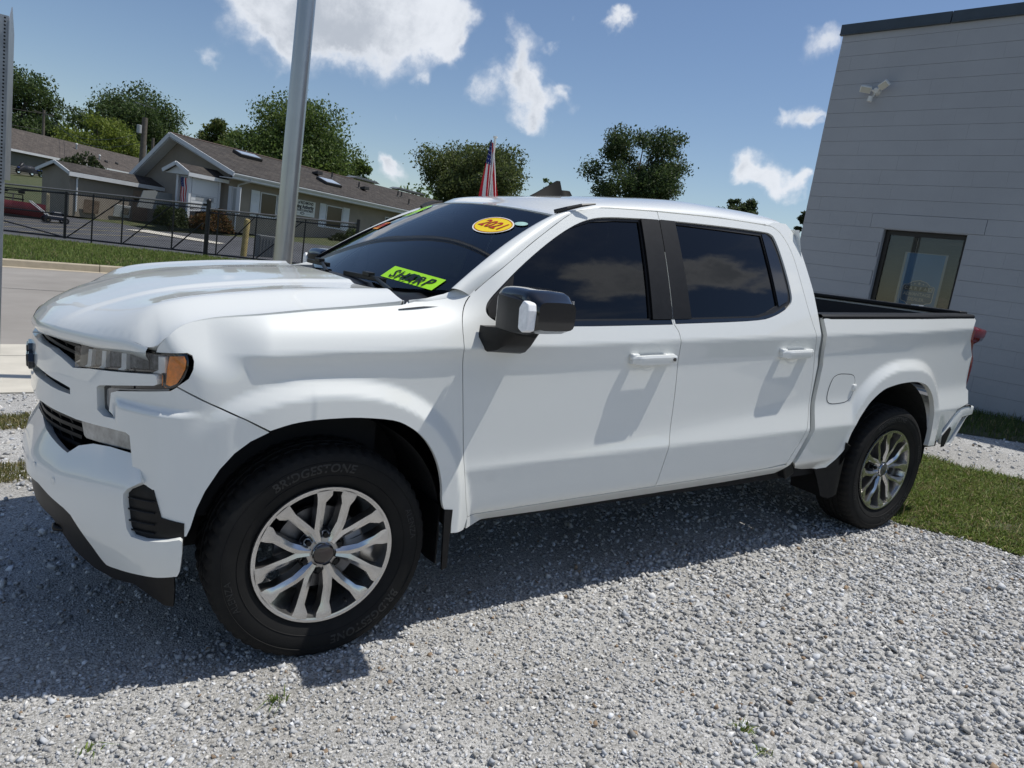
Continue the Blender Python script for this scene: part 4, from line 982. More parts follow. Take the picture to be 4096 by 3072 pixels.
    panel('bumper_vent',[(1.035,.76),(.958,.71),(.942,.692),(.944,.655),(.957,.568),(.976,.541),(1.03,.534),(1.16,.54),(1.16,.60),(1.08,.62)],bo(-.022),BLK,bu,sg,.03,.01,gap=0)
    for zz in (.675,.635,.595,.563):
        b=MB(); p=bump(np.linspace(.955,1.06,6),np.full(6,zz),-.016); p=p if sg<0 else p*[1,-1,1]; b.tube(p,.003,6); b.build('vent_rib',BLK,bu)
    for s0,z0 in ((.40,.655),(.56,.640)):
        b=MB(); p=bump(np.array([s0,s0+.004]),np.array([z0,z0]),0.); p=p if sg<0 else p*[1,-1,1]; q=p[1]-p[0]; n=np.array([q[1],-q[0],0]); n/=np.linalg.norm(n); n=n if n[0]<0 else -n
        b.lathe([(.0135,-.002),(.0145,.0006),(.012,.0014),(.011,.0002)],p[0],n,18); b.cyl(p[0]-n*.004,p[0]+n*.0012,.0108,n=18); b.build('parking_sensor',WHITE,bu,smooth=40)
    grl=[(0,.612),(.20,.612),(.44,.612),(.623,.566),(.665,.550),(.771,.458),(.807,.418),(.829,.400),(1.003,.408),(1.123,.412),(1.121,.343),(1.108,.268),(1.06,.272),(1.029,.29),(.93,.335),(.82,.322),(.70,.330),(.60,.37),(.53,.435),(.48,.47),(.35,.49),(.15,.50),(0,.50)]
    dm=panel('air_dam',grl,bo(-.020),BLK,T,sg,.03,.02,gap=0)
    low=[(0,.50),(.35,.49),(.48,.47),(.53,.435),(.60,.37),(.70,.330),(.66,.31),(.55,.30),(.3,.30),(0,.30)]
    panel('lower_valance',low,bo(-.085),DARK,T,sg,.04,.01,gap=0)
    b=MB(); p=np.array([(-.74,sg*.45,.44),(-.83,sg*.45,.44),(-.85,sg*.465,.44),(-.85,sg*.495,.44),(-.83,sg*.51,.44),(-.74,sg*.51,.44)]); b.tube(p,.011,8); b.build('tow_hook',BLK,T,smooth=60)
# emblem plate at the middle of the bar
b=MB(); pl=[(-.17,.0),(-.155,-.028),(-.06,-.028),(-.055,-.052),(.055,-.052),(.06,-.028),(.155,-.028),(.17,0),(.155,.028),(.06,.028),(.055,.052),(-.055,.052),(-.06,.028),(-.155,.028)]
b.prism(pl,(-.902,0,1.0),(0,1,0),(0,0,1),(-1,0,0),.022); b.prism([(x*.88,y*.84) for x,y in pl],(-.924,0,1.0),(0,1,0),(0,0,1),(-1,0,0),.006)
b.build('grille_emblem',GBLK,T,bevel=.003)
# chin and underbody
b=MB(); b.bx(-.75,4.35,-.62,.62,.36,.48); b.bx(.55,3.1,-.90,.90,.42,.52); b.bx(-.66,-.52,-.68,.68,.42,.80); b.bx(3.65,3.82,-.80,.80,.36,.46); b.bx(-.08,.08,-.80,.80,.36,.46); b.build('chassis',DARK,T)  # solid black boxes for the chassis, added to block light underneath
b=MB(); b.bx(-.62,.25,-.80,.80,.55,1.10); b.build('engine_block_cover',DARK,T)
# ---- cabin
b=MB(); b.bx(.55,2.70,-.90,.90,.52,.60); b.build('cab_floor',INTER,T)
b=MB(); P=[]
for y in np.linspace(-.86,.86,23):
    h=.03*math.exp(-((y+.38)/.18)**2)
    P.append([(.36,y,1.33),(.55,y,1.352),(.72,y,1.37+h),(.86,y,1.372+h),(.93,y,1.33),(.95,y,1.10),(.80,y,.7)])
b.grid(np.array(P)); b.build('dashboard',INTER,T,smooth=50)
b=MB(); b.lathe([(.178,-.015),(.192,0),(.178,.015),(.166,0)],(1.05,-.38,1.24),(.86,0,.42),36,True)
c=np.array((1.05,-.38,1.24)); 
for a in (0,180,270):
    d=np.array([math.sin(R(a))*-.42,math.cos(R(a)),math.sin(R(a))*.86]); b.beam(c-np.array([.02,0,.01]),c+d*.172,.03,.018,(.86,0,.42))
b.cyl(c-np.array((.86,0,.42))*.07,c+np.array((.86,0,.42))*.0,.06,n=16); b.build('steering_wheel',INTER,T,smooth=50)
for xs,ys in ((1.55,(-.40,.40)),(2.42,(-.42,0,.42))):
    for y in ys:
        b=MB(); b.box((xs-.22,y,.86),(.52,.48,.16)); b.box((xs+.08,y,1.17),(.15,.48,.62),np.array(Matrix.Rotation(R(12),3,'Y'))); 
        st=b.build('seat',INTER2,T,bevel=.05,seg=3,smooth=60)
        b=MB(); b.box((xs+.19,y,1.57),(.09,.26,.17)); b.cyl((xs+.18,y-.06,1.4),(xs+.19,y-.06,1.55),.007); b.cyl((xs+.18,y+.06,1.4),(xs+.19,y+.06,1.55),.007); b.build('headrest',INTER2,st,bevel=.03,seg=3,smooth=60)
b=MB(); b.bx(1.35,2.66,-.70,.70,1.80,1.815); b.build('headliner',INTER2,T)
b=MB(); b.box((1.02,0,1.70),(.03,.23,.075)); b.cyl((1.02,0,1.73),(.99,0,1.80),.012); b.build('rear_view_mirror',GBLK,T,bevel=.01)
# papers on the dash
b=MB(); b.box((.62,-.08,1.372),(.16,.22,.003),np.array(Matrix.Rotation(R(20),3,'Z'))); b.build('dash_paper',M('paper_grey',(.35,.35,.30),.8),T)
# ---- wipers
for pts in ([(.300,-.74,1.392),(.355,-.45,1.418),(.37,-.18,1.412),(.365,-.02,1.405)],[(.30,.05,1.40),(.36,.30,1.425),(.39,.52,1.425),(.40,.68,1.415)]):
    b=MB(); b.tube(np.array(pts)[:2],[.013,.009],6); b.tube([np.array(pts[1]),np.array(pts[1])*.5+np.array(pts[2])*.5],.007,6)
    a=np.array(pts[1])+[.0,-.10,.0]; c_=np.array(pts[3]); b.beam(a,c_,.014,.022); b.box(np.array(pts[1])*.6+np.array(pts[2])*.4+[0,0,.012],(.03,.08,.02)); b.build('wiper',BLK,T,bevel=.003)
# ---- roof antenna fin
b=MB(); P=[]; yc_=-.06
for i,t in enumerate(np.linspace(0,1,16)):
    x=1.37+.275*t; zr_=float(zroof(x))-.008; h=.028+.07*ss(.05,.72,t)*ss(1.0,.93,t) ; h=.022+.05*t if t<.5 else h
    h=float(np.interp(t,[0,.12,.4,.66,.70,.86,.97,1],[.010,.024,.062,.098,.040,.038,.034,.012])); w=.034*math.sin(math.pi*min(1,t*.75+.14))+.006
    P.append([(x,yc_-w,zr_),(x,yc_-w*.75,zr_+h*.28),(x,yc_-.006,zr_+h),(x,yc_+.006,zr_+h),(x,yc_+w*.75,zr_+h*.28),(x,yc_+w,zr_)])
b.grid(np.array(P)); b.add(P[0],[tuple(range(6))]); b.add(P[-1],[tuple(range(6))]); b.build('roof_antenna',M('antenna_black',(.004,.004,.004),.6,spec=.15),rf,smooth=35)
# ---- door mirrors
for sg in (-1,1):
    fdr=children('front_door')[0 if sg<0 else 1]
    # head: rounded box, wide outboard
    secs=[]
    for t,y in zip(np.linspace(0,1,15),np.linspace(1.045,1.345,15)):
        x0=.60-.02*t+.03*ss(.85,1,t)+.015*ss(.12,0,t); x1=.80-.01*t-.015*ss(.8,1,t)
        zt=1.462+.012*math.sin(t*math.pi)-.028*ss(.78,1,t)-.02*ss(.15,0,t); zb=1.302+.018*ss(.8,1,t)+.01*t
        n=20; a=np.linspace(0,2*math.pi,n,endpoint=False); cx,cz,rx,rz=(x0+x1)/2,(zt+zb)/2,(x1-x0)/2,(zt-zb)/2
        p=5.
        secs.append([(cx+rx*np.sign(math.cos(q))*abs(math.cos(q))**(2/p),sg*y,cz+rz*np.sign(math.sin(q))*abs(math.sin(q))**(2/p)) for q in a])
    P=np.array(secs); P=np.concatenate([P,P[:,:1]],1)
    b=MB(); b.grid(P); b.add(P[0][:-1],[tuple(range(20))]); b.add(P[-1][:-1],[tuple(range(20))])
    mir=b.build('side_mirror',GBLK,T,smooth=50)
    # matt forward inner shroud
    b=MB(); P=[]
    for y,x,zt,zb in ((1.035,.625,1.425,1.318),(1.10,.586,1.435,1.308),(1.20,.572,1.433,1.310),(1.285,.578,1.428,1.315),(1.31,.60,1.42,1.325)):
        P.append([(x+.03,sg*y,zt+.012),(x,sg*y,zt),(x,sg*y,zb),(x+.03,sg*y,zb-.008)])
    b.grid(np.array(P)); b.build('mirror_shroud',BLK,mir,smooth=30)
    # lamp in the housing
    b=MB(); b.prism([(1.282,1.330),(1.310,1.318),(1.336,1.328),(1.340,1.40),(1.332,1.425),(1.302,1.434),(1.278,1.405)],(.566,0,0),(0,sg,0),(0,0,1),(1,0,0),.04); b.build('mirror_lamp',SILV,mir,bevel=.006)
    b=MB(); b.bx(.765,.786,min(sg*1.085,sg*1.315),max(sg*1.085,sg*1.295),1.335,1.44); b.build('mirror_glass',M('mirror_silver',(.9,.9,.9),.0,1.),mir)
    # arm
    b=MB(); P=[]
    for y,x0,x1,zt,zb in ((.985,.585,.79,1.298,1.205),(1.02,.588,.785,1.298,1.197),(1.07,.60,.775,1.302,1.212),(1.12,.615,.765,1.308,1.245),(1.16,.63,.755,1.312,1.285)):
        P.append([(x0,sg*y,zt),(x0-.004,sg*y,(zt+zb)/2),(x0+.02,sg*y,zb),(x1-.02,sg*y,zb-.008),(x1,sg*y,(zt+zb)/2),(x1,sg*y,zt),(x0,sg*y,zt)])
    b.grid(np.array(P)); b.add(P[-1][:-1],[tuple(range(6))]); b.build('mirror_arm',BLK,mir,smooth=40)
# ---- wheels
def sect(prof,n,c,smoothgroups=None): pass
def bent_text(s,size,r0,ang,flipv,bold=.0,shear=0.):
    v,f=text_mesh(s,size,shear,bold,1.05)
    a=ang+ (-v[:,0] if not flipv else v[:,0])/r0*1.0
    rr=r0+(v[:,1] if not flipv else -v[:,1])
    return np.stack([rr*np.cos(a),np.zeros(len(v)),rr*np.sin(a)],1),f
def make_wheel(capmat,rot):
    """alloy wheel in its own axes: outer face towards -y, centre of the tyre section at y=0"""
    yo=-.118
    rim=MB()
    # barrel and outer flange
    rim.lathe([(.2655,yo+.012),(.2715,yo+.004),(.2690,yo-.003),(.2600,yo-.002),(.2530,yo+.004),(.2490,yo+.016),(.2360,yo+.06),(.225,yo+.12),(.222,yo+.20),(.262,yo+.235)],(0,0,0),(0,1,0),72)
    rim.mat(0)
    # six forked spokes
    def pt(r,th): return (r*math.sin(th),r*math.cos(th))
    for k in range(6):
        ax=R(60*k+rot)
        for s_ in (-1,1):
            def Q(r,dg,y): 
                th=ax+s_*R(dg); return (r*math.sin(th),y,r*math.cos(th))
            yh=yo+.030; ym=yo+.020; ye=yo-.001
            # face outline: inner edge list and outer edge list along the arm
            inn=[(.052,0,yh-.012),(.108,0,yh-.016),(.140,5.4,ym-.012),(.205,12.0,ym-.010),(.232,12.0,ye),(.256,12.0,ye)]
            out=[(.050,21,yh),(.090,17.5,yh-.004),(.135,18.2,ym-.006),(.205,21.2,ym-.006),(.236,25.8,ye+.002),(.258,25.8,ye)]
            A=[Q(*q) for q in inn];B=[Q(*q) for q in out]
            mid=[Q(a[0]*.5+c[0]*.5,a[1]*.5+c[1]*.5,min(a[2],c[2])-.003) for a,c in zip(inn,out)]
            P=np.array([[B[i],mid[i],A[i]] for i in range(6)]); rim.mat(0).grid(P)
            # chamfer and walls going back
            Bb=[(x,y+.050,z) for x,y,z in B];Ab=[(x*.98,y+.050,z*.98) for x,y,z in A]
            rim.mat(1).grid(np.array([[Bb[i],B[i]] for i in range(6)])); rim.mat(1).grid(np.array([[A[i],Ab[i]] for i in range(1,6)]))
    # rim lip between the forks
    rim.mat(0).lathe([(.2600,yo-.0015),(.2530,yo+.0005),(.2500,yo+.012)],(0,0,0),(0,1,0),72)
    rim.mat(1).lathe([(.040,yo+.024),(.060,yo+.026),(.088,yo+.046),(.088,yo+.07),(.03,yo+.08)],(0,0,0),(0,1,0),36)
    w=rim.build('wheel',[ALLOY,ALLOYD],None,smooth=28)
    b=MB(); b.lathe([(.0,yo+.006),(.030,yo+.007),(.0375,yo+.011),(.0385,yo+.02),(.040,yo+.035)],(0,0,0),(0,1,0),32); b.build('wheel_cap',capmat,w,smooth=40)
    b=MB(); b.lathe([(.0385,yo+.014),(.0405,yo+.010),(.043,yo+.014),(.043,yo+.03)],(0,0,0),(0,1,0),32); b.build('cap_ring',CHROME,w,smooth=40)
    lug=None
    for k in range(6):
        a=R(60*k+30+rot); c=(.070*math.sin(a),0,.070*math.cos(a))
        if lug is None:
            b=MB(); b.cyl((0,yo+.055,0),(0,yo+.022,0),.0125,.0115,6); b.lathe([(.0215,yo+.06),(.0215,yo+.036),(.0195,yo+.034),(.0165,yo+.05)],(0,0,0),(0,1,0),16); lug=b.build('lug_nut',BLK,w,smooth=40); lug.location=c
        else: l=lug.copy(); link(l,w); l.location=c
    # tyre
    t=MB(); seg=168
    ru=.419
    prof=[(.262,.100),(.300,.124),(.345,.137),(.380,.134),(.400,.126),(.411,.112),(ru-.001,.098)]
    tread=[(ru,.090),(ru,.062),(ru-.009,.060),(ru-.009,.052),(ru,.050),(ru,.022),(ru-.009,.020),(ru-.009,.011),(ru,.009)]
    half=prof+tread
    full=[(r,-y) for r,y in half]+[(r,y) for r,y in half[::-1]]
    ang=np.arange(seg)*2*math.pi/seg; P=np.zeros((seg,len(full),3))
    for j,(r,y) in enumerate(full):
        rr=np.full(seg,r)
        ay=abs(y)
        if r>.405 and ay>.06:
            cut=(np.arange(seg)%3==0); rr=rr-np.where(cut,.007,0)
        elif r>.405 and r>=ru-.001 and .02<ay<.06:
            cut=((np.arange(seg)+(1 if y>0 else 0))%4==0); rr=rr-np.where(cut,.006,0)
        P[:,j,0]=rr*np.cos(ang);P[:,j,1]=y;P[:,j,2]=rr*np.sin(ang)
    # flatten where it stands
    P[:,:,2]=np.maximum(P[:,:,2],-.4125)
    t.grid(P,closeu=True)
    # sidewall rings
    for r in (.318,.372): t.lathe([(r-.0015,-.1285 if r<.33 else -.1350),(r,-.1315 if r<.33 else -.1372),(r+.0015,-.1290 if r<.33 else -.1352)],(0,0,0),(0,1,0),96)
    tyre=t.build('tyre',TYRE,w,smooth=40)
    # raised lettering
    lm=M('tyre_lettering',(.018,.018,.018),.6)
    vs=[];fs=[];base=0
    for s_,size,r0,an,bold in (('BRIDGESTONE',.046,.347,R(100),.0012),('BRIDGESTONE',.046,.347,R(-58),.0012),('ALENZA',.034,.352,R(197),.0),('ALENZA',.034,.352,R(15),.0)):
        v,f=bent_text(s_,size,r0,an,False,bold,.15 if size>.04 else 0)
        # the tyre is seen from -y, x to the right
        rr=np.hypot(v[:,0],v[:,2]); v[:,1]=-np.interp(rr,[.30,.345,.380,.400],[.124,.137,.134,.126])-.0016
        rawmesh('tyre_lettering',v,f,lm,w)
    b=MB(); b.cyl((.232*math.cos(R(-65)),yo+.03,.232*math.sin(R(-65))),(.226*math.cos(R(-65)),yo+.0,.226*math.sin(R(-65))),.005,n=8); b.build('valve',RUB,w)
    # brake
    b=MB(); b.lathe([(.04,-.03),(.165,-.03),(.165,-.005),(.04,-.005)],(0,0,0),(0,1,0),48); b.build('brake_disc',STEEL,w,smooth=30)
    b=MB(); b.prism([(.10*math.cos(R(a)),.10*math.sin(R(a))) for a in (-25,0,25)]+[(.18*math.cos(R(a)),.18*math.sin(R(a))) for a in (28,10,-10,-28)],(0,-.05,0),(1,0,0),(0,0,1),(0,1,0),.07); b.build('brake_caliper',ALLOYD,w,bevel=.01)
    return w
capd=M('wheel_cap_dark',(.018,.010,.010),.12,coat=1.); capg=M('wheel_cap_worn',(.10,.10,.085),.35,col2=(.03,.032,.028),vscale=45)
for (x,y,cm,rot,zr_) in ((0,-.868,capd,-21,.412),(3.745,-.868,capg,12,.412),(0,.868,capd,10,.412),(3.745,.868,capd,40,.412)):
    w=make_wheel(cm,rot); w.parent=T
    w.location=(x,y,zr_)
    if y>0: w.rotation_euler=(0,0,math.pi)
# ---- stickers on the windshield
def rotv(v,a): 
    v=np.asarray(v,float); c,s=math.cos(a),math.sin(a); return np.c_[v[:,0]*c-v[:,1]*s,v[:,0]*s+v[:,1]*c]
def on_glass(name,parts,a0,t0,ua,ut,off=.0045):
    """parts: list of (verts2d metres, faces, material); placed around (a0,t0) with metre axes along the glass"""
    c=ws(a0,t0); e=.01
    ex=ws(a0+e,t0)-ws(a0-e,t0); ey=ws(a0,t0+e)-ws(a0,t0-e)
    sx=2*e/np.linalg.norm(ex); sy=2*e/np.linalg.norm(ey)
    V=[];F=[];mi=[];mats=[];b=0
    for k,(v,f,m) in enumerate(parts):
        v=rotv(np.asarray(v,float)[:,:2],ua); q=ws(a0-v[:,0]*sx,t0+v[:,1]*sy)
        n=np.cross(ws(a0+e,t0)-c,ws(a0,t0+e)-c); n/=np.linalg.norm(n); n=n if n[0]<0 else -n
        V.append(q+n*(off+.0006*k)); F+=[tuple(b+i for i in g) for g in f]; mi+=[k]*len(f); b+=len(v); mats.append(m)
    return rawmesh(name,np.concatenate(V),F,mats,WS,mi=mi)
def ell(a,b,n=48): return np.array([(a*math.cos(t),b*math.sin(t)) for t in np.linspace(0,2*math.pi,n,endpoint=False)])
FLW=M('sticker_white',(.85,.83,.80),.5); FLY=M('sticker_yellow',(.92,.66,.008),.45); FLR=M('sticker_red',(.42,.025,.012),.5); FLG=M('sticker_green',(.42,.86,.02),.45); FLK=M('sticker_black',(.008,.008,.008),.5); FLO=M('sticker_orange',(.80,.30,.02),.5)
MYEL=[(ell(.126,.080),[tuple(range(48))],FLW),(ell(.119,.074),[tuple(range(48))],FLY)]
ringv=np.concatenate([ell(.117,.0725),ell(.1135,.069)]); MYEL.append((ringv,[(i,(i+1)%48,48+(i+1)%48,48+i) for i in range(48)],FLR))
v,f=text_mesh('2021',.088,.2,.0015,1.0); MYEL.append((v[:,:2]*[1,1.0],f,FLR))
on_glass('year_sticker',MYEL,-.735,.735,R(-10),0)
SH=[(np.array([(-.215,-.040),(.215,-.040),(.215,.040),(-.215,.040)]),[(0,1,2,3)],FLG)]
v,f=text_mesh('SHARP',.074,.2,.0012,1.15); v[:,0]*=1.38; SH.append((v[:,:2],f,FLK))
v2=v[:,:2]+[.003,-.003]; pass
on_glass('slogan_sticker',SH,-.675,.088,R(-10),0)
PR=[]
v,f=text_mesh('2 99',.20,.1,.008,1.0); PR.append((v[:,:2],f,FLG))
on_glass('price_numbers',PR,.72,.86,0,0)
PO=[(np.array([(-.13,-.045),(.13,-.045),(.13,.045),(-.13,.045)]),[(0,1,2,3)],FLO)]
v,f=text_mesh('DOWN',.08,.1,.004,1.0); PO.append((v[:,:2],f,FLR)); on_glass('down_payment_sticker',PO,.80,.60,0,0)
on_glass('inspection_sticker',[(ell(.036,.020,20)*[1,1],[tuple(range(20))],M('sticker_teal',(.40,.62,.56),.6,var=.2,vscale=60))],-.91,.80,0,0)
# ---------------------------------------------------------------- painted block building on the right
WD=np.array(tw((-.178,.984,.018))); WD[2]=0; WD/=np.linalg.norm(WD)             # along the wall, towards the street
WN=np.array([-WD[1],WD[0],0.])                                                   # out of the wall, towards the truck
if WN[0]>0: WN=-WN
WB=np.array(tw((9.7336,.9335,0.)))
GREYP=M('grey_wall_paint',(.34,.352,.372),.6,var=.06,vscale=.8,bump=.0012,bscale=120,space='Position')
SB=empty('shop_building',loc=WB+np.array([0,0,-.2]),label='grey painted concrete block shop building behind the truck bed',cat='building')
IW=Matrix.Translation(WB+np.array([0,0,-.2])).inverted()
def wp(s,z,o=0.): return WB+WD*s+WN*o+np.array([0,0,z])-(WB+np.array([0,0,-.2]))
def wbox(mb,s0,s1,z0,z1,o0,o1):
    c=wp((s0+s1)/2,(z0+z1)/2,(o0+o1)/2); return mb.box(c,(s1-s0,o1-o0,z1-z0),np.stack([WD,WN,np.array([0,0,1.])],1))
S1=3.19; CH=.2075
W0,W1,WT=.845,1.962,2.331
core=MB(); wbox(core,-14,W0,-.4,5.12,-8,-.012); wbox(core,W1,S1-.01,-.4,5.12,-8,-.012); wbox(core,W0,W1,WT,5.12,-8,-.012); wbox(core,W0,W1,-.4,1.12,-8,-.012); wbox(core,W0,W1,1.12,WT,-8,-1.2)
core.build('wall_core',M('mortar_paint',(.24,.25,.265),.8),SB)
blk={}
rows=int(5.16/CH)+1
for r in range(-2,rows+1):
    z0=r*CH+WT-11*CH; z1=min(z0+CH,5.16)
    if z1-z0<.03 or z1<-.25: continue
    s=S1; k=0
    first=.40 if r%2 else .20
    while s>-2.3:
        L_=first if k==0 else .406; k+=1
        a,b_=s-L_,s; s-=L_
        segs=[(a,b_)]
        zm=(z0+z1)/2
        if zm>1.1 and zm<WT:
            n_=[]
            for p,q in segs:
                if q<=W0 or p>=W1: n_.append((p,q))
                else:
                    if p<W0: n_.append((p,W0))
                    if q>W1: n_.append((W1,q))
            segs=n_
        elif WT<zm<WT+CH:
            n_=[]
            for p,q in segs:
                if q<=.658 or p>=2.16: n_.append((p,q))
                else:
                    if p<.658: n_.append((p,.658))
                    if q>2.16: n_.append((2.16,q))
            segs=n_
        for p,q in segs:
            if q-p<.02: continue
            key=(round(q-p,3),round(z1-z0,3))
            if key not in blk:
                m=MB(); m.box((0,0,0),(q-p-.0006,.03,z1-z0-.0035),np.stack([WD,WN,np.array([0,0,1.])],1)); o=m.build('concrete_block',GREYP,SB,smooth=50); blk[key]=o
            else: o=blk[key].copy(); link(o,SB)
            o.location=wp((p+q)/2,(z0+z1)/2,-.015+random.uniform(-.0012,.0014))
m=MB(); wbox(m,.662,2.156,WT+.002,WT+CH-.004,-.03,.006); m.build('lintel',GREYP,SB,bevel=.004)
far=MB(); wbox(far,-14,-2.3,-.4,5.16,-.012,.0); far.build('far_wall',GREYP,SB)
CAP=M('roof_edge_metal',(.045,.06,.075),.4,.3,var=.15,vscale=3)
for a,b_ in ((S1+.04,1.70),(1.69,-1.4),(-1.41,-4.5),(-4.51,-14)):
    m=MB(); wbox(m,b_,a,5.145,5.285,-.30,.035); wbox(m,b_,a,5.130,5.152,-.02,.045); m.build('roof_edge',CAP,SB,bevel=.004)
m=MB(); wbox(m,-14,S1+.04,5.16,5.27,-8,-.28); m.build('flat_roof',CAP,SB)
# window
BRZ=M('bronze_frame',(.022,.02,.018),.4,.4)
rev=MB(); wbox(rev,W0-.002,W0+.010,1.10,WT,-.13,-.002); wbox(rev,W1-.010,W1+.002,1.10,WT,-.13,-.002); wbox(rev,W0,W1,WT-.010,WT+.002,-.13,-.002); rev.build('window_reveal',GREYP,SB)
fr=MB(); wbox(fr,W0+.01,W0+.055,1.12,WT-.01,-.135,-.085); wbox(fr,W1-.075,W1-.01,1.12,WT-.01,-.135,-.085); wbox(fr,W0+.055,W1-.075,WT-.075,WT-.01,-.135,-.085); wbox(fr,W0+.055,W1-.075,1.12,1.17,-.135,-.085); WF=fr.build('window',BRZ,SB,bevel=.004)
m=MB(); wbox(m,W0+.05,W1-.07,1.16,WT-.07,-.112,-.106); m.build('window_pane',glass('shop_glass',(.80,.81,.80),ior=1.5),WF)
SL=M('blind_slat',(.09,.083,.055),.7,var=.1,vscale=4)
slat=None
for i in range(24):
    z=WT-.09-i*.046
    if slat is None:
        m=MB(); m.box((0,0,0),(W1-W0-.14,.004,.050),np.stack([WD,WN,np.array([0,0,1.])],1)@np.array(Matrix.Rotation(R(16),3,'X'))); slat=m.build('blind_slat',SL,WF); o=slat
    else: o=slat.copy(); link(o,WF)
    o.location=wp((W0+W1)/2,z,-.20)
m=MB(); wbox(m,1.515,1.522,1.78,WT-.08,-.19,-.186); m.build('blind_cord',M('cord_white',(.7,.68,.6),.7),WF)
# poster in the window (mascot left out)
POS=tag(bpy.data.objects.new('window_poster',None),'blue advertising poster with a badge hung inside the shop window','poster'); link(POS)
POS.location=WB+WD*1.345+np.array([0,0,1.50])+WN*-.13
pc=lambda s,z,o=0.: WD*(-s)+WN*o+np.array([0,0,z])          # s to the right in the picture
m=MB(); m.add([pc(-.285,-.42),pc(.285,-.42),pc(.285,.535),pc(-.285,.535)],[(0,1,2,3)]); m.add([pc(-.285,-.42,-.004),pc(.285,-.42,-.004),pc(.285,.535,-.004),pc(-.285,.535,-.004)],[(3,2,1,0)]); pb=m.build('poster_border',M('poster_silver',(.36,.37,.39),.4,.3),POS)
m=MB(); m.add([pc(-.255,-.40,.002),pc(.255,-.40,.002),pc(.255,.525,.002),pc(-.255,.525,.002)],[(0,1,2,3)]); m.build('poster_sheet',M('poster_blue',(.05,.22,.50),.5,col2=(.08,.28,.58),vscale=1.5),POS)
PW=M('poster_white',(.62,.63,.63),.5); PK=M('poster_black',(.008,.009,.012),.5); PB=M('poster_badge_blue',(.02,.11,.26),.5)
bo_=[(-.215,-.10),(-.20,-.13),(-.15,-.14),(-.09,-.19),(0,-.205),(.09,-.19),(.15,-.14),(.20,-.13),(.215,-.10),(.215,.08),(.20,.11),(.15,.115),(.10,.16),(0,.185),(-.10,.16),(-.15,.115),(-.20,.11),(-.215,.08)]
m=MB(); m.add([pc(x,z-.03,.004) for x,z in bo_],[tuple(range(18))]); bd=m.build('poster_badge_rim',PW,POS)
m=MB(); m.add([pc(x*.95,z*.94-.03,.006) for x,z in bo_],[tuple(range(18))]); m.build('poster_badge',PB,POS)
def flat_text(s,size,x,z,mat,o,bold=0.,sp=1.,shear=0.):
    v,f=text_mesh(s,size,shear,bold,sp); return rawmesh('poster_lettering',[pc(x+a,z+b_,o) for a,b_,_ in v],f,mat,POS)
for i,ch in enumerate('CARFAX'):
    x=-.1625+i*.065; m=MB(); m.add([pc(x-.031,-.002,.0075),pc(x+.031,-.002,.0075),pc(x+.031,.062,.0075),pc(x-.031,.062,.0075)],[(0,1,2,3)]); m.build('letter_tile',PW if ch=='X' else PK,POS)
    flat_text(ch,.062,x,.030,PK if ch=='X' else PW,.009,.0012)
flat_text('ADVANTAGE',.064,0,-.052,PW,.009,.0008,.95); flat_text('DEALER',.064,0,-.125,PW,.009,.0008,.95)
flat_text('SHOW ME THE',.058,-.0,-.275,PW,.009,.0,.95); flat_text('CARFAX',.07,0,-.345,PW,.009,.001)
for x,z,r in ((-.105,.082,.011),(-.058,.098,.016),(0,.106,.026),(.058,.098,.016),(.105,.082,.011)):
    p=[pc(x+(r if k%2==0 else r*.42)*math.sin(k*math.pi/5),z+(r if k%2==0 else r*.42)*math.cos(k*math.pi/5),.009) for k in range(10)]
    m=MB(); m.add([pc(x,z,.009)]+p,[(0,1+k,1+(k+1)%10) for k in range(10)]); m.build('poster_star',PW,POS)
# small paper notice in the lower corner of the pane
m=MB(); P0=WB+WD*.965+np.array([0,0,1.28])+WN*-.128
NT=tag(bpy.data.objects.new('window_notice',None),'faded reddish paper notice in lower corner of the shop window','notice'); link(NT); NT.location=P0
m.add([pc(-.075,-.16),pc(.075,-.16),pc(.075,.16),pc(-.075,.16)],[(0,1,2,3)]); m.build('notice_sheet',M('faded_paper',(.20,.13,.11),.7,col2=(.10,.07,.065),vscale=30),NT)
# floodlight with two heads and a motion sensor
WPL=M('white_plastic',(.66,.66,.62),.45)
FLt=tag(bpy.data.objects.new('security_floodlight',None),'white twin-head security floodlight with motion sensor on the grey wall','floodlight'); link(FLt); FLt.location=WB+WD*2.49+np.array([0,0,4.28])
m=MB(); m.lathe([(.0,.075),(.035,.072),(.05,.05),(.056,.02),(.06,0)],(0,0,0),tuple(WN),20); m.build('floodlight_base',WPL,FLt,smooth=40)
for sd,tl in ((1,8),(-1,24)):
    c=WD*sd*.125+WN*.12+np.array([0,0,.01 if sd>0 else .055]); m=MB(); rt=np.stack([WD,WN,np.array([0,0,1.])],1)@np.array(Matrix.Rotation(R(-sd*tl),3,'Y'))@np.array(Matrix.Rotation(R(sd*22),3,'Z'))@np.array(Matrix.Rotation(R(-35),3,'X'))
    m.box(c,(.155,.05,.10),rt); h=m.build('floodlight_head',WPL,FLt,bevel=.014,seg=3,smooth=50)
    m=MB(); m.box(c+rt@np.array([0,.027,0]),(.13,.004,.078),rt); m.build('lamp_face',M('lamp_lens',(.45,.45,.40),.3),h)
    m=MB(); m.cyl(WN*.05+WD*sd*.03,c-WD*sd*.03,.016,n=8); m.build('floodlight_arm',WPL,FLt)
m=MB(); m.cyl(WN*.06+np.array([0,0,-.04]),WN*.075+WD*.03+np.array([0,0,-.10]),.010,n=8); m.cyl(WN*.10+WD*.035+np.array([0,0,-.09]),WN*.10+WD*.045+np.array([0,0,-.165]),.034,.036,n=16); m.build('motion_sensor',WPL,FLt,bevel=.006)
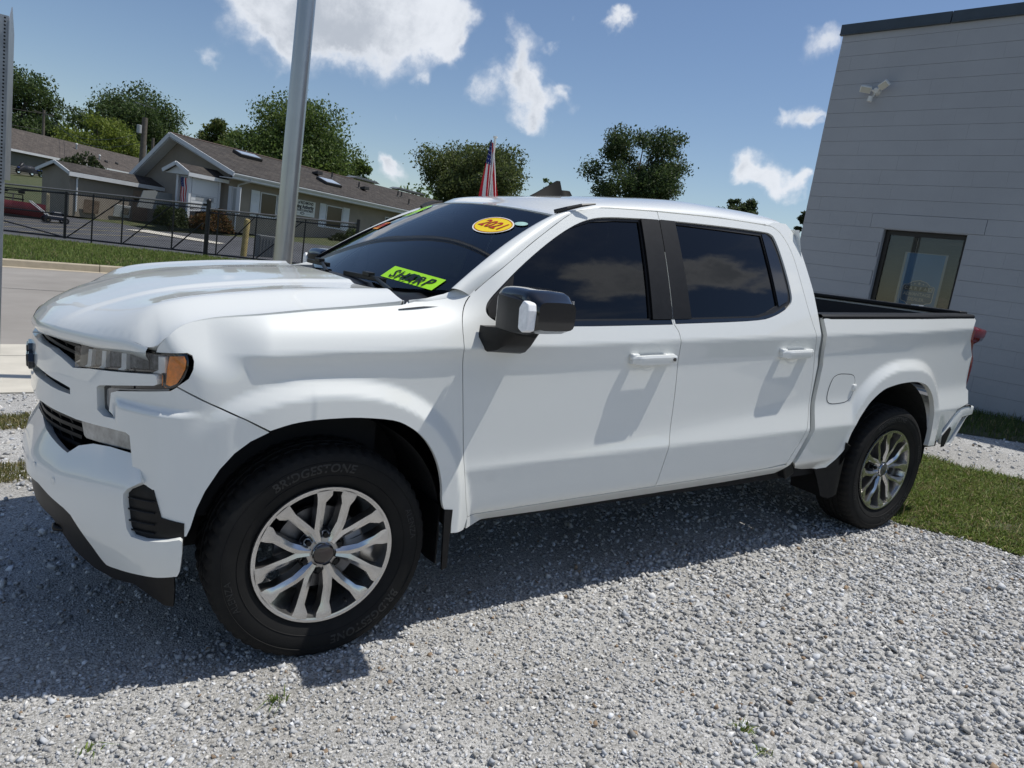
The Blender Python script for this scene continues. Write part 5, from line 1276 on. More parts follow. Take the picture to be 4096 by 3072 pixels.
# earth against the foot of the wall keeps block joints out of sight below grade
def cam_place(u,v,D):
    d=camdir(u,v); d=d/math.hypot(d[0],d[1]); c=np.array(cam.matrix_world.translation)+d*D; return float(c[0]),float(c[1])
# ---------------------------------------------------------------- background buildings
def shingle(name,c1,c2,rows=5.5):
    m=bpy.data.materials.new(name); m.use_nodes=True; nt=m.node_tree; N=nt.nodes; L=nt.links; b=N['Principled BSDF']; b.inputs['Roughness'].default_value=.9; b.inputs['Specular IOR Level'].default_value=.2
    tc=N.new('ShaderNodeTexCoord'); br=N.new('ShaderNodeTexBrick'); br.inputs['Scale'].default_value=1.; br.inputs['Brick Width'].default_value=.33; br.inputs['Row Height'].default_value=.15; br.inputs['Mortar Size'].default_value=.008
    br.inputs['Color1'].default_value=(*c1,1); br.inputs['Color2'].default_value=(*c2,1); br.inputs['Mortar'].default_value=(*[q*.45 for q in c1],1); br.offset=.37; L.new(tc.outputs['Object'],br.inputs['Vector'])
    n=N.new('ShaderNodeTexNoise'); n.inputs['Scale'].default_value=1.6; n.inputs['Detail'].default_value=8; L.new(tc.outputs['Object'],n.inputs['Vector'])
    mx=N.new('ShaderNodeMix'); mx.data_type='RGBA'; mx.blend_type='MULTIPLY'; mx.inputs['Factor'].default_value=.65; L.new(br.outputs[0],mx.inputs['A']); r=N.new('ShaderNodeValToRGB'); r.color_ramp.elements[0].position=.3; r.color_ramp.elements[0].color=(.5,.5,.52,1); r.color_ramp.elements[1].position=.7; r.color_ramp.elements[1].color=(1.15,1.1,1.05,1); L.new(n.outputs[0],r.inputs[0]); L.new(r.outputs[0],mx.inputs['B'])
    L.new(mx.outputs['Result'],b.inputs['Base Color']); bp=N.new('ShaderNodeBump'); bp.inputs['Distance'].default_value=.012; L.new(br.outputs['Fac'],bp.inputs['Height']); bp.invert=True; L.new(bp.outputs[0],b.inputs['Normal']); MATS[name]=m; return m
STUC=M('tan_stucco',(.27,.235,.195),.92,var=.08,vscale=1.5,bump=.004,bscale=60)
TRIM=M('white_trim',(.62,.63,.64),.6,var=.06,vscale=3); SHUT=M('white_shutter',(.64,.66,.68),.6); DKG=M('house_glass',(.012,.015,.014),.1,spec=.35)
SHG=shingle('brown_shingle',(.060,.053,.048),(.092,.083,.075)); SHG2=shingle('taupe_shingle',(.095,.082,.073),(.125,.109,.097))
SID=M('olive_siding',(.19,.185,.155),.8,var=.05,vscale=2)
class House:
    def __init__(s,name,c,azd,label,cat='house'):
        s.c=np.array(c,float); s.ex=np.array([math.sin(R(azd)),math.cos(R(azd)),0.]); s.eg=np.array([math.sin(R(azd-90)),math.cos(R(azd-90)),0.]); s.r=np.stack([s.ex,s.eg,np.array([0,0,1.])],1)
        mt=Matrix(((s.ex[0],s.eg[0],0,c[0]),(s.ex[1],s.eg[1],0,c[1]),(0,0,1,c[2]),(0,0,0,1)))
        s.o=empty(name,label=label,cat=cat,mat=mt)
    def part(s,mb,name,mat,parent=None,**k): return mb.build(name,mat,parent or s.o,**k)
def slab(pts,th):
    """roof slab: 4 corners (eave0, eave1, ridge1, ridge0), thickness below"""
    p=np.array(pts,float); n=np.cross(p[1]-p[0],p[3]-p[0]); n/=np.linalg.norm(n); n=n if n[2]>0 else -n
    m=MB(); m.add(np.concatenate([p,p-n*th]),[(0,1,2,3),(7,6,5,4),(0,4,5,1),(1,5,6,2),(2,6,7,3),(3,7,4,0)]); return m
def roof_part(H,pts,name,mat,th=.10):
    """roof plane built in its own axes so the shingle courses run along the eave"""
    p=np.array(pts,float); u=p[1]-p[0]; u/=np.linalg.norm(u); w=p[3]-p[0]; w=w-u*(w@u); w/=np.linalg.norm(w); n=np.cross(u,w)
    if n[2]<0: n=-n
    rot=Matrix(((u[0],w[0],n[0],p[0][0]),(u[1],w[1],n[1],p[0][1]),(u[2],w[2],n[2],p[0][2]),(0,0,0,1)))
    q=[np.array([(r-p[0])@u,(r-p[0])@w,(r-p[0])@n]) for r in p]
    m=MB(); a=np.array(q); m.add(np.concatenate([a,a-[0,0,th]]),[(0,1,2,3),(7,6,5,4),(0,4,5,1),(1,5,6,2),(2,6,7,3),(3,7,4,0)])
    o=m.build(name,mat,H.o); o.matrix_local=rot; return o,rot.inverted()
def window(H,x0,x1,z0,z1,g,parent=None,name='window'):
    m=MB(); m.bx(x0,x1,g-.05,g+.02,z0,z1); w=H.part(m,name,TRIM); m=MB(); m.bx(x0+.07,x1-.07,g-.058,g-.03,z0+.09,z1-.07); m.build('window_pane',DKG,w); return w
def shutter(H,x0,x1,z0,z1,g):
    m=MB(); m.bx(x0,x1,g-.045,g-.005,z0,z1); s_=H.part(m,'shutter',SHUT)
    n=int((z1-z0-.16)/.075)
    for i in range(n):
        z=z0+.09+i*.075
        if abs(z-(z0+z1)/2)<.06: continue
        q=MB(); q.box(((x0+x1)/2,g-.050,z),(x1-x0-.12,.014,.062),np.array(Matrix.Rotation(R(-18),3,'X'))); q.build('louvre',SHUT,s_)
H=House('office_house',(7.693,37.658,3.67),59.5,'tan stucco single-storey office with white gutters and shingle roof')
BZ=-2.95; WG=.95  # wall set back under a deepened eave so its shadow covers it
m=MB(); m.prism([(WG,BZ),(7.75,BZ),(7.75,-.62),(5.0,1.62),(WG,.02)],(.30,0,0),(0,1,0),(0,0,1),(1,0,0),29.); H.part(m,'wall',STUC)
rf1,inv1=roof_part(H,[(-.38,-.02,.13),(29.6,-.02,.13),(29.6,5.0,1.82),(-.38,5.0,1.82)],'roof',SHG)
roof_part(H,[(29.6,8.15,-.66),(-.38,8.15,-.66),(-.38,5.0,1.82),(29.6,5.0,1.82)],'roof',SHG)
m=MB(); m.beam((-.38,5.0,1.835),(15.0,5.0,1.835),.20,.035); H.part(m,'ridge_cap',M('pinkish_ridge',(.30,.22,.19),.8))
# rake boards, soffit, gutter
m=MB(); m.beam((-.40,-.05,.03),(-.40,5.0,1.74),.05,.22); H.part(m,'rake_board',TRIM); m=MB(); m.beam((-.40,5.0,1.74),(-.40,8.2,-.78),.05,.22); H.part(m,'rake_board',TRIM)
m=MB(); m.beam((-.05,.30,.0),(-.05,5.0,1.56),.66,.03); H.part(m,'soffit',TRIM); m=MB(); m.beam((-.05,5.0,1.56),(-.05,8.0,-.80),.66,.03); H.part(m,'soffit',TRIM)
m=MB(); m.bx(-.40,29.6,-.02,.02,-.16,.10); m.bx(-.40,29.6,.0,.97,-.19,-.16); H.part(m,'fascia',TRIM)
m=MB(); m.prism([(0,0),(-.06,0),(-.13,.10),(-.13,.15),(-.115,.15),(-.115,.105),(-.055,.015),(0,.015)],(-.40,-.02,-.06),(0,1,0),(0,0,1),(1,0,0),30.); H.part(m,'gutter',TRIM)
for x in (.78,15.2):
    m=MB(); m.tube([(x,-.08,-.05),(x,-.02,-.18),(x,.82,-.42),(x,.88,-.6),(x,.88,-2.85)],.045,6); H.part(m,'downspout',TRIM)
shutter(H,1.80,2.42,-1.95,-.53,WG); window(H,2.48,3.72,-1.93,-.55,WG); shutter(H,3.78,4.36,-1.95,-.53,WG)
shutter(H,7.34,7.90,-1.98,-.52,WG); window(H,7.95,9.46,-1.96,-.55,WG); shutter(H,9.52,10.16,-1.98,-.52,WG)
window(H,14.0,15.0,-1.9,-.6,WG)
# name board on the wall
SGN=tag(bpy.data.objects.new('name_board',None),'white name board of the housing office on the tan wall','sign'); link(SGN); SGN.matrix_world=H.o.matrix_world.copy()@Matrix.Translation((5.83,WG-.03,-1.02))
m=MB(); m.bx(-1.08,1.08,-.02,.025,-.46,.46); m.build('board',M('board_white',(.66,.66,.63),.6,var=.05,vscale=3),SGN)
def btext(s,size,x,z,mat,bold=0.,sp=1.,o=-.024,nm='board_lettering'):
    v,f=text_mesh(s,size,0,bold,1.); k=(sp/(v[:,0].max()-v[:,0].min())) if sp>0 else 1.; return rawmesh(nm,[(x+a*k,o,z+b_) for a,b_,_ in v],f,mat,SGN)
BK=M('board_black',(.012,.012,.014),.6)
btext('CITY of RICHMOND',.23,0,.31,BK,.008,1.78); btext('Housing Authority',.30,0,.08,BK,.014,1.88); btext('MAINTENANCE DEPARTMENT',.19,0,-.14,BK,.006,1.88)
m=MB(); m.add([(.20*math.cos(t),-.024,-.315+.075*math.sin(t)) for t in np.linspace(0,2*math.pi,24,endpoint=False)],[tuple(range(24))]); m.build('board_oval',BK,SGN); btext('1981',.12,0,-.325,M('board_white'),.005,.27,-.028)
m=MB(); m.bx(-.75,-.28,-.024,-.021,-.325,-.310); m.bx(.28,.75,-.024,-.021,-.325,-.310); m.build('board_rule',M('board_grey',(.3,.3,.3),.6),SGN)
# things on the roof
def on_roof(x,g,h=0.): return (x,g,.13+(g+.02)*.3367+h)
sl=R(math.degrees(math.atan(.3367)))
for x0,x1,g0,g1 in ((3.1,4.75,3.35,4.1),(8.5,10.0,1.6,2.55)):
    m=MB(); c=on_roof((x0+x1)/2,(g0+g1)/2,.08); rt=np.array(Matrix.Rotation(math.atan(.3367),3,'X')); m.box(c,(x1-x0,g1-g0,.22),rt); s_=H.part(m,'skylight',M('skylight_curb',(.03,.028,.026),.5),bevel=.02)
    m=MB(); m.box(np.array(c)+rt@np.array([0,0,.115]),(x1-x0-.16,g1-g0-.16,.02),rt); m.build('skylight_pane',M('skylight_pane',(.45,.5,.55),.12,coat=.5),s_)
for x0,x1 in ((15.2,18.6),(20.6,25.0)):
    m=MB(); m.prism([(x0,0),(x1,0),(x1-.5,.16),(x0+.5,.16)],on_roof(0,5.2,.06),(1,0,0),(0,0,1),(0,1,0),.7); H.part(m,'ridge_skylight',M('grey_metal',(.16,.17,.18),.45,.3),bevel=.02)
for x,g in ((9.7,3.5),(13.4,2.5)):
    m=MB(); c=on_roof(x,g,.06); m.prism([(-.25,0),(.25,0),(.25,.12),(-.25,.22)],(c[0]-.3,c[1],c[2]),(0,1,0),(0,0,1),(1,0,0),.5); H.part(m,'roof_vent',M('vent_dark',(.035,.033,.032),.6),bevel=.02)
for x,g in ((11.2,3.6),(13.0,2.7),(18.0,3.0),(18.6,3.1),(17.2,1.35)):
    m=MB(); c=on_roof(x,g); m.cyl(c,(c[0],c[1],c[2]+.42),.055,n=8); m.cyl((c[0],c[1],c[2]-.02),(c[0],c[1],c[2]+.10),.13,.06,n=10); H.part(m,'vent_pipe',M('vent_dark'))
# gable window, porch
def gwin(g0,g1,z0,z1,x=.27):
    m=MB(); m.bx(x-.02,x+.05,g0,g1,z0,z1); w=H.part(m,'gable_window',TRIM); m=MB(); m.bx(x-.03,x,g0+.07,g1-.07,z0+.08,z1-.07); m.build('window_pane',M('curtain_grey',(.35,.36,.36),.5),w)
gwin(.30,.66,-1.93,-.58); 
for g0,g1 in ((.05,.28),(.70,.93)):
    m=MB(); m.bx(.23,.28,g0,g1,-1.96,-.56); H.part(m,'shutter',SHUT)
roof_part(H,[(-2.25,1.02,-.26),(.3,1.02,-.26),(.3,1.98,.17),(-2.25,1.98,.17)],'porch_roof',SHG,.07)
roof_part(H,[(.3,2.92,-.26),(-2.25,2.92,-.26),(-2.25,1.98,.17),(.3,1.98,.17)],'porch_roof',SHG,.07)
m=MB(); m.bx(-2.26,.3,1.0,1.05,-.46,-.27); H.part(m,'porch_fascia',TRIM); m=MB(); m.beam((-2.28,1.0,-.32),(-2.28,1.98,.12),.05,.18); H.part(m,'porch_rake',TRIM); m=MB(); m.beam((-2.28,1.98,.12),(-2.28,2.95,-.32),.05,.18); H.part(m,'porch_rake',TRIM)
m=MB(); m.prism([(1.08,-.40),(2.88,-.40),(1.98,.05)],(-2.12,0,0),(0,1,0),(0,0,1),(1,0,0),.06); H.part(m,'porch_gable',TRIM)
for x,g in ((-1.92,1.32),(-1.92,2.16),(-.08,1.32)):
    m=MB(); m.bx(x-.07,x+.07,g-.07,g+.07,BZ,-.42); H.part(m,'porch_post',TRIM)
m=MB(); m.bx(-1.78,-.14,1.30,1.36,-2.02,-.44); pn=H.part(m,'porch_screen',M('screen_white',(.66,.67,.67),.7)); 
for i in range(4):
    m=MB(); m.bx(-1.50+i*.29,-1.24+i*.29,1.292,1.30,-1.57,-1.34); m.build('screen_light',M('curtain_grey'),pn)
m=MB(); m.bx(-1.74,-.18,1.294,1.302,-1.30,-1.285); m.bx(-1.74,-.18,1.294,1.302,-1.60,-1.588); m.build('screen_rail',M('curtain_grey'),pn)
m=MB(); m.bx(.2,.34,2.2,3.3,BZ+.3,-.85); H.part(m,'entrance_shade',M('recess_shade',(.012,.011,.01),.9))  # solid dark block, its colour stands for shade inside the entrance
m=MB(); m.bx(-2.9,-1.95,2.5,2.55,-2.35,-1.45); m.prism([(-3.9,-2.35),(-2.9,-2.35),(-2.9,-1.42),(-3.6,-1.52)],(0,2.5,0),(1,0,0),(0,0,1),(0,1,0),.05); H.part(m,'ramp_side',M('grey_siding',(.20,.21,.205),.8))
m=MB(); m.beam((-1.95,1.32,-2.15),(-.1,1.32,-1.95),.06,.08); H.part(m,'porch_rail',TRIM)
# low wing
g0=6.25
m=MB(); m.prism([(g0,-3.3),(g0+2.3,-3.3),(g0+2.3,-1.15),(g0+1.0,-.78),(g0,-1.15)],(-4.95,0,0),(0,1,0),(0,0,1),(1,0,0),5.2); H.part(m,'wing_wall',STUC)
roof_part(H,[(-5.15,g0-.22,-1.10),(.3,g0-.22,-1.10),(.3,g0+1.0,-.66),(-5.15,g0+1.0,-.66)],'wing_roof',SHG,.06); roof_part(H,[(.3,g0+2.5,-1.14),(-5.15,g0+2.5,-1.14),(-5.15,g0+1.0,-.66),(.3,g0+1.0,-.66)],'wing_roof',SHG,.06)
m=MB(); m.bx(-5.15,.3,g0-.26,g0-.20,-1.33,-1.12); H.part(m,'wing_gutter',TRIM); m=MB(); m.beam((-5.17,g0-.25,-1.18),(-5.17,g0+1.0,-.72),.05,.16); H.part(m,'wing_rake',TRIM); m=MB(); m.beam((-5.17,g0+1.0,-.72),(-5.17,g0+2.5,-1.22),.05,.16); H.part(m,'wing_rake',TRIM)
m=MB(); m.tube([(-4.62,g0-.22,-1.2),(-4.62,g0-.06,-1.45),(-4.62,g0-.06,-3.05)],.05,6); H.part(m,'downspout',TRIM)
m=MB(); m.bx(-1.45,-.55,g0-.03,g0+.02,-3.15,-1.52); dd=H.part(m,'wing_door',M('plywood_tan',(.26,.19,.14),.8,var=.15,vscale=2)); m=MB(); m.lathe([(.0,0),(.16,0)],(-1.25,g0-.034,-1.95),(0,1,0),14); m.build('door_stain',M('stain_dark',(.05,.035,.02),.9),dd)
def put(H_,name,label,cat,loc): 
    o=tag(bpy.data.objects.new(name,None),label,cat); link(o); o.matrix_world=H_.o.matrix_world.copy()@Matrix.Translation(loc); return o
# boards leaning on the wing
o=put(H,'plywood_board','weathered plywood board leaning on the low tan wing','board',(-3.85,g0-.12,-3.05)); m=MB(); m.box((0,0,.34),(.82,.02,.68),np.array(Matrix.Rotation(R(8),3,'X'))); m.build('sheet',M('old_plywood',(.27,.20,.15),.85,col2=(.14,.10,.075),vscale=5),o)
o=put(H,'white_panel','scuffed white metal panel leaning on the low tan wing','panel',(-2.15,g0-.15,-3.06)); m=MB(); m.box((0,0,.33),(.95,.03,.66),np.array(Matrix.Rotation(R(10),3,'X'))); w_=m.build('sheet',M('scuffed_white',(.55,.56,.56),.6),o,bevel=.04,seg=2); m=MB(); m.box((.18,-.045,.36),(.40,.008,.36),np.array(Matrix.Rotation(R(10),3,'X'))); m.build('scuffed_patch',M('scuff_grey',(.16,.15,.13),.8,var=.4,vscale=8),w_)
# hedges in front of the porch
def bush(name,label,c,rx,ry,rz,n,c1,c2,leaf,group=None):
    o=empty(name,c,label=label,cat='bush',group=group); u=rng.normal(size=(n,3)); u/=np.linalg.norm(u,axis=1)[:,None]; r=rng.uniform(.55,1.,n)**.5*(1+.18*np.sin(u[:,0]*5+c[0])*np.cos(u[:,1]*4))
    P=u*r[:,None]*[rx,ry,rz]; P[:,2]=np.abs(P[:,2]) if rz>.5 else P[:,2]+rz*.8
    leafmesh('foliage',P,leaf,c1,c2,o)
    b_=MB(); [b_.cyl((0,0,-.3),(random.uniform(-.5,.5)*rx,random.uniform(-.5,.5)*ry,rz*.6),.02,.008,5) for _ in range(4)]; b_.build('stem',M('bark',(.06,.05,.04),.9,bump=.01,bscale=12),o); return o
LEAFM=None
def leafmesh(name,P,size,c1,c2,parent,dark=None):
    n=len(P); s=size*rng.lognormal(0,.3,n)
    a=rng.normal(size=(n,3)); a/=np.linalg.norm(a,axis=1)[:,None]; b_=np.cross(a,rng.normal(size=(n,3))); b_/=np.linalg.norm(b_,axis=1)[:,None]
    a=a*s[:,None];b_=b_*(s*.62)[:,None]
    nn=np.cross(a,b_); nn/=np.linalg.norm(nn,axis=1)[:,None]; fold=nn*(s*.18)[:,None]
    V=np.stack([P-a,P-b_+fold,P+a,P+b_+fold],1).reshape(-1,3); k=4*np.arange(n)[:,None]; F=np.concatenate([k+[0,1,2],k+[0,2,3]])
    t=rng.random((n,1)); col=np.array(c1)*(1-t)+np.array(c2)*t; col=col*rng.uniform(.7,1.5,(n,1))*1.12
    return rawmesh(name,V,F,attrmat('leaf',.55,spec=.35,trans=.45),parent,tint=np.repeat(col,4,0))
def wl(H_,x,g,z): return tuple(H_.c+H_.ex*x+H_.eg*g+np.array([0,0,z]))
bush('clipped_bush','round dark green bush beside the white porch post',wl(H,-3.0,1.2,-3.05),.85,.7,1.0,3200,(.022,.035,.012),(.05,.065,.02),.05)
bush('rusty_bush','green and rust-tinged bush below the white porch screen',wl(H,-.9,.6,-3.0),1.15,.7,1.05,3400,(.04,.045,.014),(.16,.075,.03),.05)
bush('wall_bush','small bright bush under the shuttered window beside the truck windshield',wl(H,9.2,-.6,-2.9),1.0,.6,1.15,2800,(.035,.055,.015),(.08,.11,.03),.05)
bush('low_dark_bush','low dark bush beneath the shuttered window of the office',wl(H,7.9,-.6,-2.9),1.0,.6,.70,2200,(.018,.026,.01),(.035,.045,.016),.05)
bush('roof_line_bush','bushy shrub showing above the low wing roof',wl(H,-.8,g0+5.5,-1.55),1.9,1.2,1.6,2600,(.022,.034,.013),(.045,.06,.022),.09)
# second US flag hanging in the porch
def usflag(name,label,mw,w,h,fold,drop=None,pole=None):
    """cloth hanging from its hoist edge; canton at the hoist. w along the stripes, h across."""
    o=tag(bpy.data.objects.new(name,None),label,'flag'); link(o); o.matrix_world=mw
    nu,nv=27,27; mats=[M('flag_red',(.48,.008,.018),.8),M('flag_white',(.68,.67,.66),.8),M('flag_blue',(.008,.018,.14),.8)]
    def P(u,v): return fold(u,v)
    V=[];F=[];mi=[]
    for i in range(nu):
        for j in range(nv): V.append(P(i/(nu-1),j/(nv-1)))
    for i in range(nu-1):
        for j in range(nv-1):
            F.append((i*nv+j,(i+1)*nv+j,(i+1)*nv+j+1,i*nv+j+1)); u=(i+.5)/(nu-1);v=(j+.5)/(nv-1); st=int(v*13)
            mi.append(2 if (u<.40 and v<7/13) else (0 if st%2==0 else 1))
    rawmesh('cloth',V,F,mats,o,smooth=True,mi=mi)
    V=[];F=[]
    for a in range(6):
        for b_ in range(5):
            u0=.035+a*.066;v0=.05+b_*.105
            for sd in (1,-1):
                k=len(V)
                for q in range(10):
                    r=(.026 if q%2==0 else .011); uu=u0+r*.62*math.sin(q*math.pi/5);vv=v0+r*math.cos(q*math.pi/5); p=np.array(P(uu,vv)); e=1e-3; n=np.cross(np.array(P(uu+e,vv))-p,np.array(P(uu,vv+e))-p); n/=np.linalg.norm(n)+1e-9; V.append(p+n*.0022*sd*(h/.3))
                F.append(tuple(range(k,k+10)))
    rawmesh('stars',V,F,M('flag_white'),o); return o
mw=H.o.matrix_world.copy()@Matrix.Translation((-1.93,1.98,-.52))
def fold_p(u,v): return (.06*math.sin(v*9+u*2),-v*.62+.02*math.sin(u*11),-u*1.22-.04*v)
fp=usflag('porch_flag','US flag hanging vertically in the porch of the tan office',mw,1.2,.75,fold_p)
m=MB(); m.cyl((0,.08,.03),(0,-.70,.03),.015,n=6); m.build('flag_rod',TRIM,fp)
# ---- long house up the slope
H2=House('long_house',(1.05,88.5,4.60),41.5,'long low house with taupe shingle roof and olive siding up the slope')
m=MB(); m.prism([(.35,-3.4),(9.5,-3.4),(9.5,.0),(4.9,2.2),(.35,.0)],(-30,0,0),(0,1,0),(0,0,1),(1,0,0),30.); H2.part(m,'wall',SID)
for i in range(11):
    m=MB(); m.bx(-30,0,.33,.352,-2.35+i*.20,-2.345+i*.20+.02); H2.part(m,'siding_board',SID)
roof_part(H2,[(-30.4,-.1,.06),(24,-.1,.06),(24,4.9,2.42),(-30.4,4.9,2.42)],'roof',SHG2,.12); roof_part(H2,[(24,9.9,.06),(-30.4,9.9,.06),(-30.4,4.9,2.42),(24,4.9,2.42)],'roof',SHG2,.12)
m=MB(); m.prism([(.35,-3.4),(9.5,-3.4),(9.5,.0),(4.9,2.2),(.35,.0)],(0,0,0),(0,1,0),(0,0,1),(1,0,0),23.5); H2.part(m,'wall',SID)
m=MB(); m.bx(-30.4,24,-.16,-.08,-.12,.10); H2.part(m,'gutter',TRIM)
for x,g,h in ((5.4,3.2,.55),(7.3,1.8,.45)):
    z=.06+(g+.1)*.472; m=MB(); m.cyl((x,g,z),(x,g,z+h),.09,n=8); m.cyl((x,g,z+h),(x,g,z+h+.12),.17,.05,n=10); H2.part(m,'roof_flue',M('galvanised',(.42,.43,.44),.4,.6))
for x,g in ((8.0,1.5),(9.9,1.6)):
    z=.06+(g+.1)*.472; m=MB(); m.lathe([(.0,.22),(.16,.2),(.2,.1),(.2,-.05)],(x,g,z),(0,0,1),12); H2.part(m,'roof_vent',M('vent_dark'))
m=MB(); m.bx(-.45,-.05,.30,.36,-2.3,-.8); H2.part(m,'door',TRIM)
# covered motor tricycle
o=put(H2,'covered_trike','blue motor tricycle under a black cover beside the long house','motorcycle',(-6.0,-1.2,-2.16))
secs=[]
for x,zt,w in ((-1.25,.45,.14),(-1.05,.80,.22),(-.75,1.15,.30),(-.55,.95,.34),(-.2,.92,.40),(.3,.98,.48),(.8,.85,.55),(1.15,.60,.5),(1.25,.45,.4)):
    secs.append([(x,w*math.cos(a)+.04*math.sin(7*a+x*3),.25+(zt-.25)*max(0,math.sin(a))**.7) for a in np.linspace(0,math.pi,13)])
m=MB(); m.grid(np.array(secs)); m.build('cover',M('tarp_black',(.012,.012,.014),.4,bump=.03,bscale=6),o,smooth=70)
for x,y,r in ((-1.15,0,.30),(1.0,-.50,.30),(1.0,.50,.30)):
    m=MB(); m.lathe([(r-.10,-.06),(r-.02,-.07),(r,-.03),(r,.03),(r-.02,.07),(r-.10,.06)],(x,y,r),(0,1,0),20,True); wh=m.build('wheel',TYRE,o,smooth=40); m=MB(); m.lathe([(.02,-.04),(r-.11,-.05),(r-.10,.05),(.02,.04)],(x,y,r),(0,1,0),14); m.build('rim',CHROME,wh)
m=MB(); m.box((.9,-.50,.62),(.75,.30,.10)); m.box((-1.0,0,.62),(.5,.22,.12)); m.build('mudguard',M('blue_paint',(.02,.05,.25),.2,coat=1.),o,bevel=.04,seg=3)
# garden swing
o=put(H2,'garden_swing','garden swing seat with tan cushions beside the long house','swing',(-3.0,-1.3,-2.22))
SWM=M('swing_frame',(.10,.09,.08),.5,.4)
for x in (-1.05,1.05):
    m=MB(); m.tube([(x,-.6,0),(x,0,1.7),(x,.6,0)],.03,6); m.build('frame_leg',SWM,o)
m=MB(); m.cyl((-1.05,0,1.7),(1.05,0,1.7),.03,n=8); m.build('top_rail',SWM,o)
m=MB(); m.box((0,-.1,.48),(1.5,.5,.08)); m.build('seat_frame',SWM,o)
for x in (-.38,.38):
    m=MB(); m.box((x,-.1,.56),(.70,.48,.12)); m.build('seat_cushion',M('tan_cushion',(.50,.33,.19),.9,var=.1,vscale=6),o,bevel=.03); m=MB(); m.box((x,.16,.82),(.70,.10,.48),np.array(Matrix.Rotation(R(-12),3,'X'))); m.build('back_cushion',M('tan_cushion'),o,bevel=.03)
for x in (-.7,.7):
    m=MB(); m.cyl((x,-.1,.5),(x,0,1.68),.008,n=5); m.build('hanger',SWM,o)
o=put(H2,'fire_pit','small rusty fire pit on the lawn by the long house','fire pit',(-1.55,-1.6,-2.25)); m=MB(); m.lathe([(.0,.30),(.30,.34),(.42,.52),(.40,.52),(.28,.38),(0,.34)],(0,0,0),(0,0,1),16); m.build('bowl',M('rust',(.14,.045,.025),.9,var=.4,vscale=9),o)
for k in range(3):
    a=k*2.1; m=MB(); m.cyl((.30*math.cos(a),.30*math.sin(a),.34),(.38*math.cos(a),.38*math.sin(a),-.05),.02,n=5); m.build('leg',M('rust'),o)
# ---------------------------------------------------------------- chain-link gate and fence
BKP=M('black_pipe',(.014,.014,.016),.38,.2,var=.4,vscale=30)
GALV=M('grey_rail',(.20,.19,.18),.45,.5,var=.25,vscale=20)
A0=np.array([-2.25,28.25]); A1=np.array([3.79,23.36]); fd_=(A1-A0)/np.linalg.norm(A1-A0); FLN=np.linalg.norm(A1-A0)
def fp_(t,z): p=A0+fd_*t; return np.array([p[0],p[1],float(terr(*p))+.10+z])
GATE=empty('sliding_gate',fp_(0,0),label='black chain-link sliding gate with diagonal braces across the yard entrance',cat='gate')
def gl(p): return np.asarray(p)-np.array(fp_(0,0))
def bar(parent,a,b_,r,name,mat=BKP,off=None):
    m=MB(); m.cyl(a-off,b_-off,r,n=8); return m.build(name,mat,parent,smooth=60)
O0=fp_(0,0)
ts=dict(l=-2.6,p1=2.62,v1=3.62,v2=4.72,v3=6.55,r=7.65)
for z,r,nm in ((1.72,.030,'top_rail'),(1.60,.022,'upper_rail'),(.12,.030,'bottom_rail')): bar(GATE,fp_(-2.6,z),fp_(7.68,z),r,nm,GALV if nm=='top_rail' else BKP,O0)
bar(GATE,fp_(-2.6,.92),fp_(2.6,.92),.022,'middle_rail',BKP,O0)
for t,r in ((2.62,.045),(3.62,.026),(4.72,.026),(6.55,.026),(-.6,.026)): bar(GATE,fp_(t,.0 if t==3.62 else .10),fp_(t,1.70),r,'upright',BKP,O0)
for a,za,b_,zb in ((2.68,.14,4.66,1.60),(4.76,.14,6.45,1.58),(6.58,.14,7.60,1.10),(-.5,1.52,2.58,1.66),(-2.4,.85,2.55,.16),(-2.4,.50,-.2,.14),(-.7,1.58,-2.2,1.0)): bar(GATE,fp_(a,za),fp_(b_,zb),.022,'brace',BKP,O0)
def linkmesh(parent,t0,t1,z0,z1,off,f,p=.085,r=.0032):
    m=[];F=[]
    H_=z1-z0; V=[];n=0
    for sgn in (1,-1):
        k=int((t1-t0+H_)/p)
        for i in range(k+1):
            s0=t0-(H_ if sgn>0 else 0)+i*p
            if sgn>0: a=(s0,z0);b_=(s0+H_,z1)
            else: a=(s0,z1);b_=(s0+H_,z0)
            if sgn<0: a=(t0-H_+i*p,z1); b_=(t0+i*p,z0)
            # clip
            (ax,az_),(bx_,bz_)=a,b_
            if bx_<=t0 or ax>=t1: continue
            sl_=(bz_-az_)/(bx_-ax)
            if ax<t0: az_+=sl_*(t0-ax);ax=t0
            if bx_>t1: bz_+=sl_*(t1-bx_);bx_=t1
            if bx_-ax<.01: continue
            A=f(ax,az_)-off;B=f(bx_,bz_)-off; d=B-A;d/=np.linalg.norm(d); nrm_=np.array([fd_[1],-fd_[0],0]); u=np.cross(d,nrm_)
            q=[A+nrm_*r,A+u*r-nrm_*r*.6,A-u*r-nrm_*r*.6,B+nrm_*r,B+u*r-nrm_*r*.6,B-u*r-nrm_*r*.6]
            V+=[tuple(x) for x in q]; F+=[(n,n+1,n+4,n+3),(n+1,n+2,n+5,n+4),(n+2,n,n+3,n+5)]; n+=6
    o=rawmesh('chain_link',V,F,M('link_wire',(.006,.006,.006),.85,spec=.1),parent); o['kind']='stuff'; return o
linkmesh(GATE,-2.6,7.65,.10,1.70,O0,fp_)
F2=empty('chain_link_fence',fp_(7.78,0),label='black chain-link fence panel between two thick posts beyond the street',cat='fence'); O2=fp_(7.78,0)
TE=13.0
bar(F2,fp_(7.78,-.1),fp_(7.78,1.86),.075,'corner_post',BKP,O2); m=MB(); m.lathe([(.085,-.03),(.085,.03),(.03,.08),(0,.085)],fp_(7.78,1.86)-O2,(0,0,1),12); m.build('post_cap',BKP,F2)
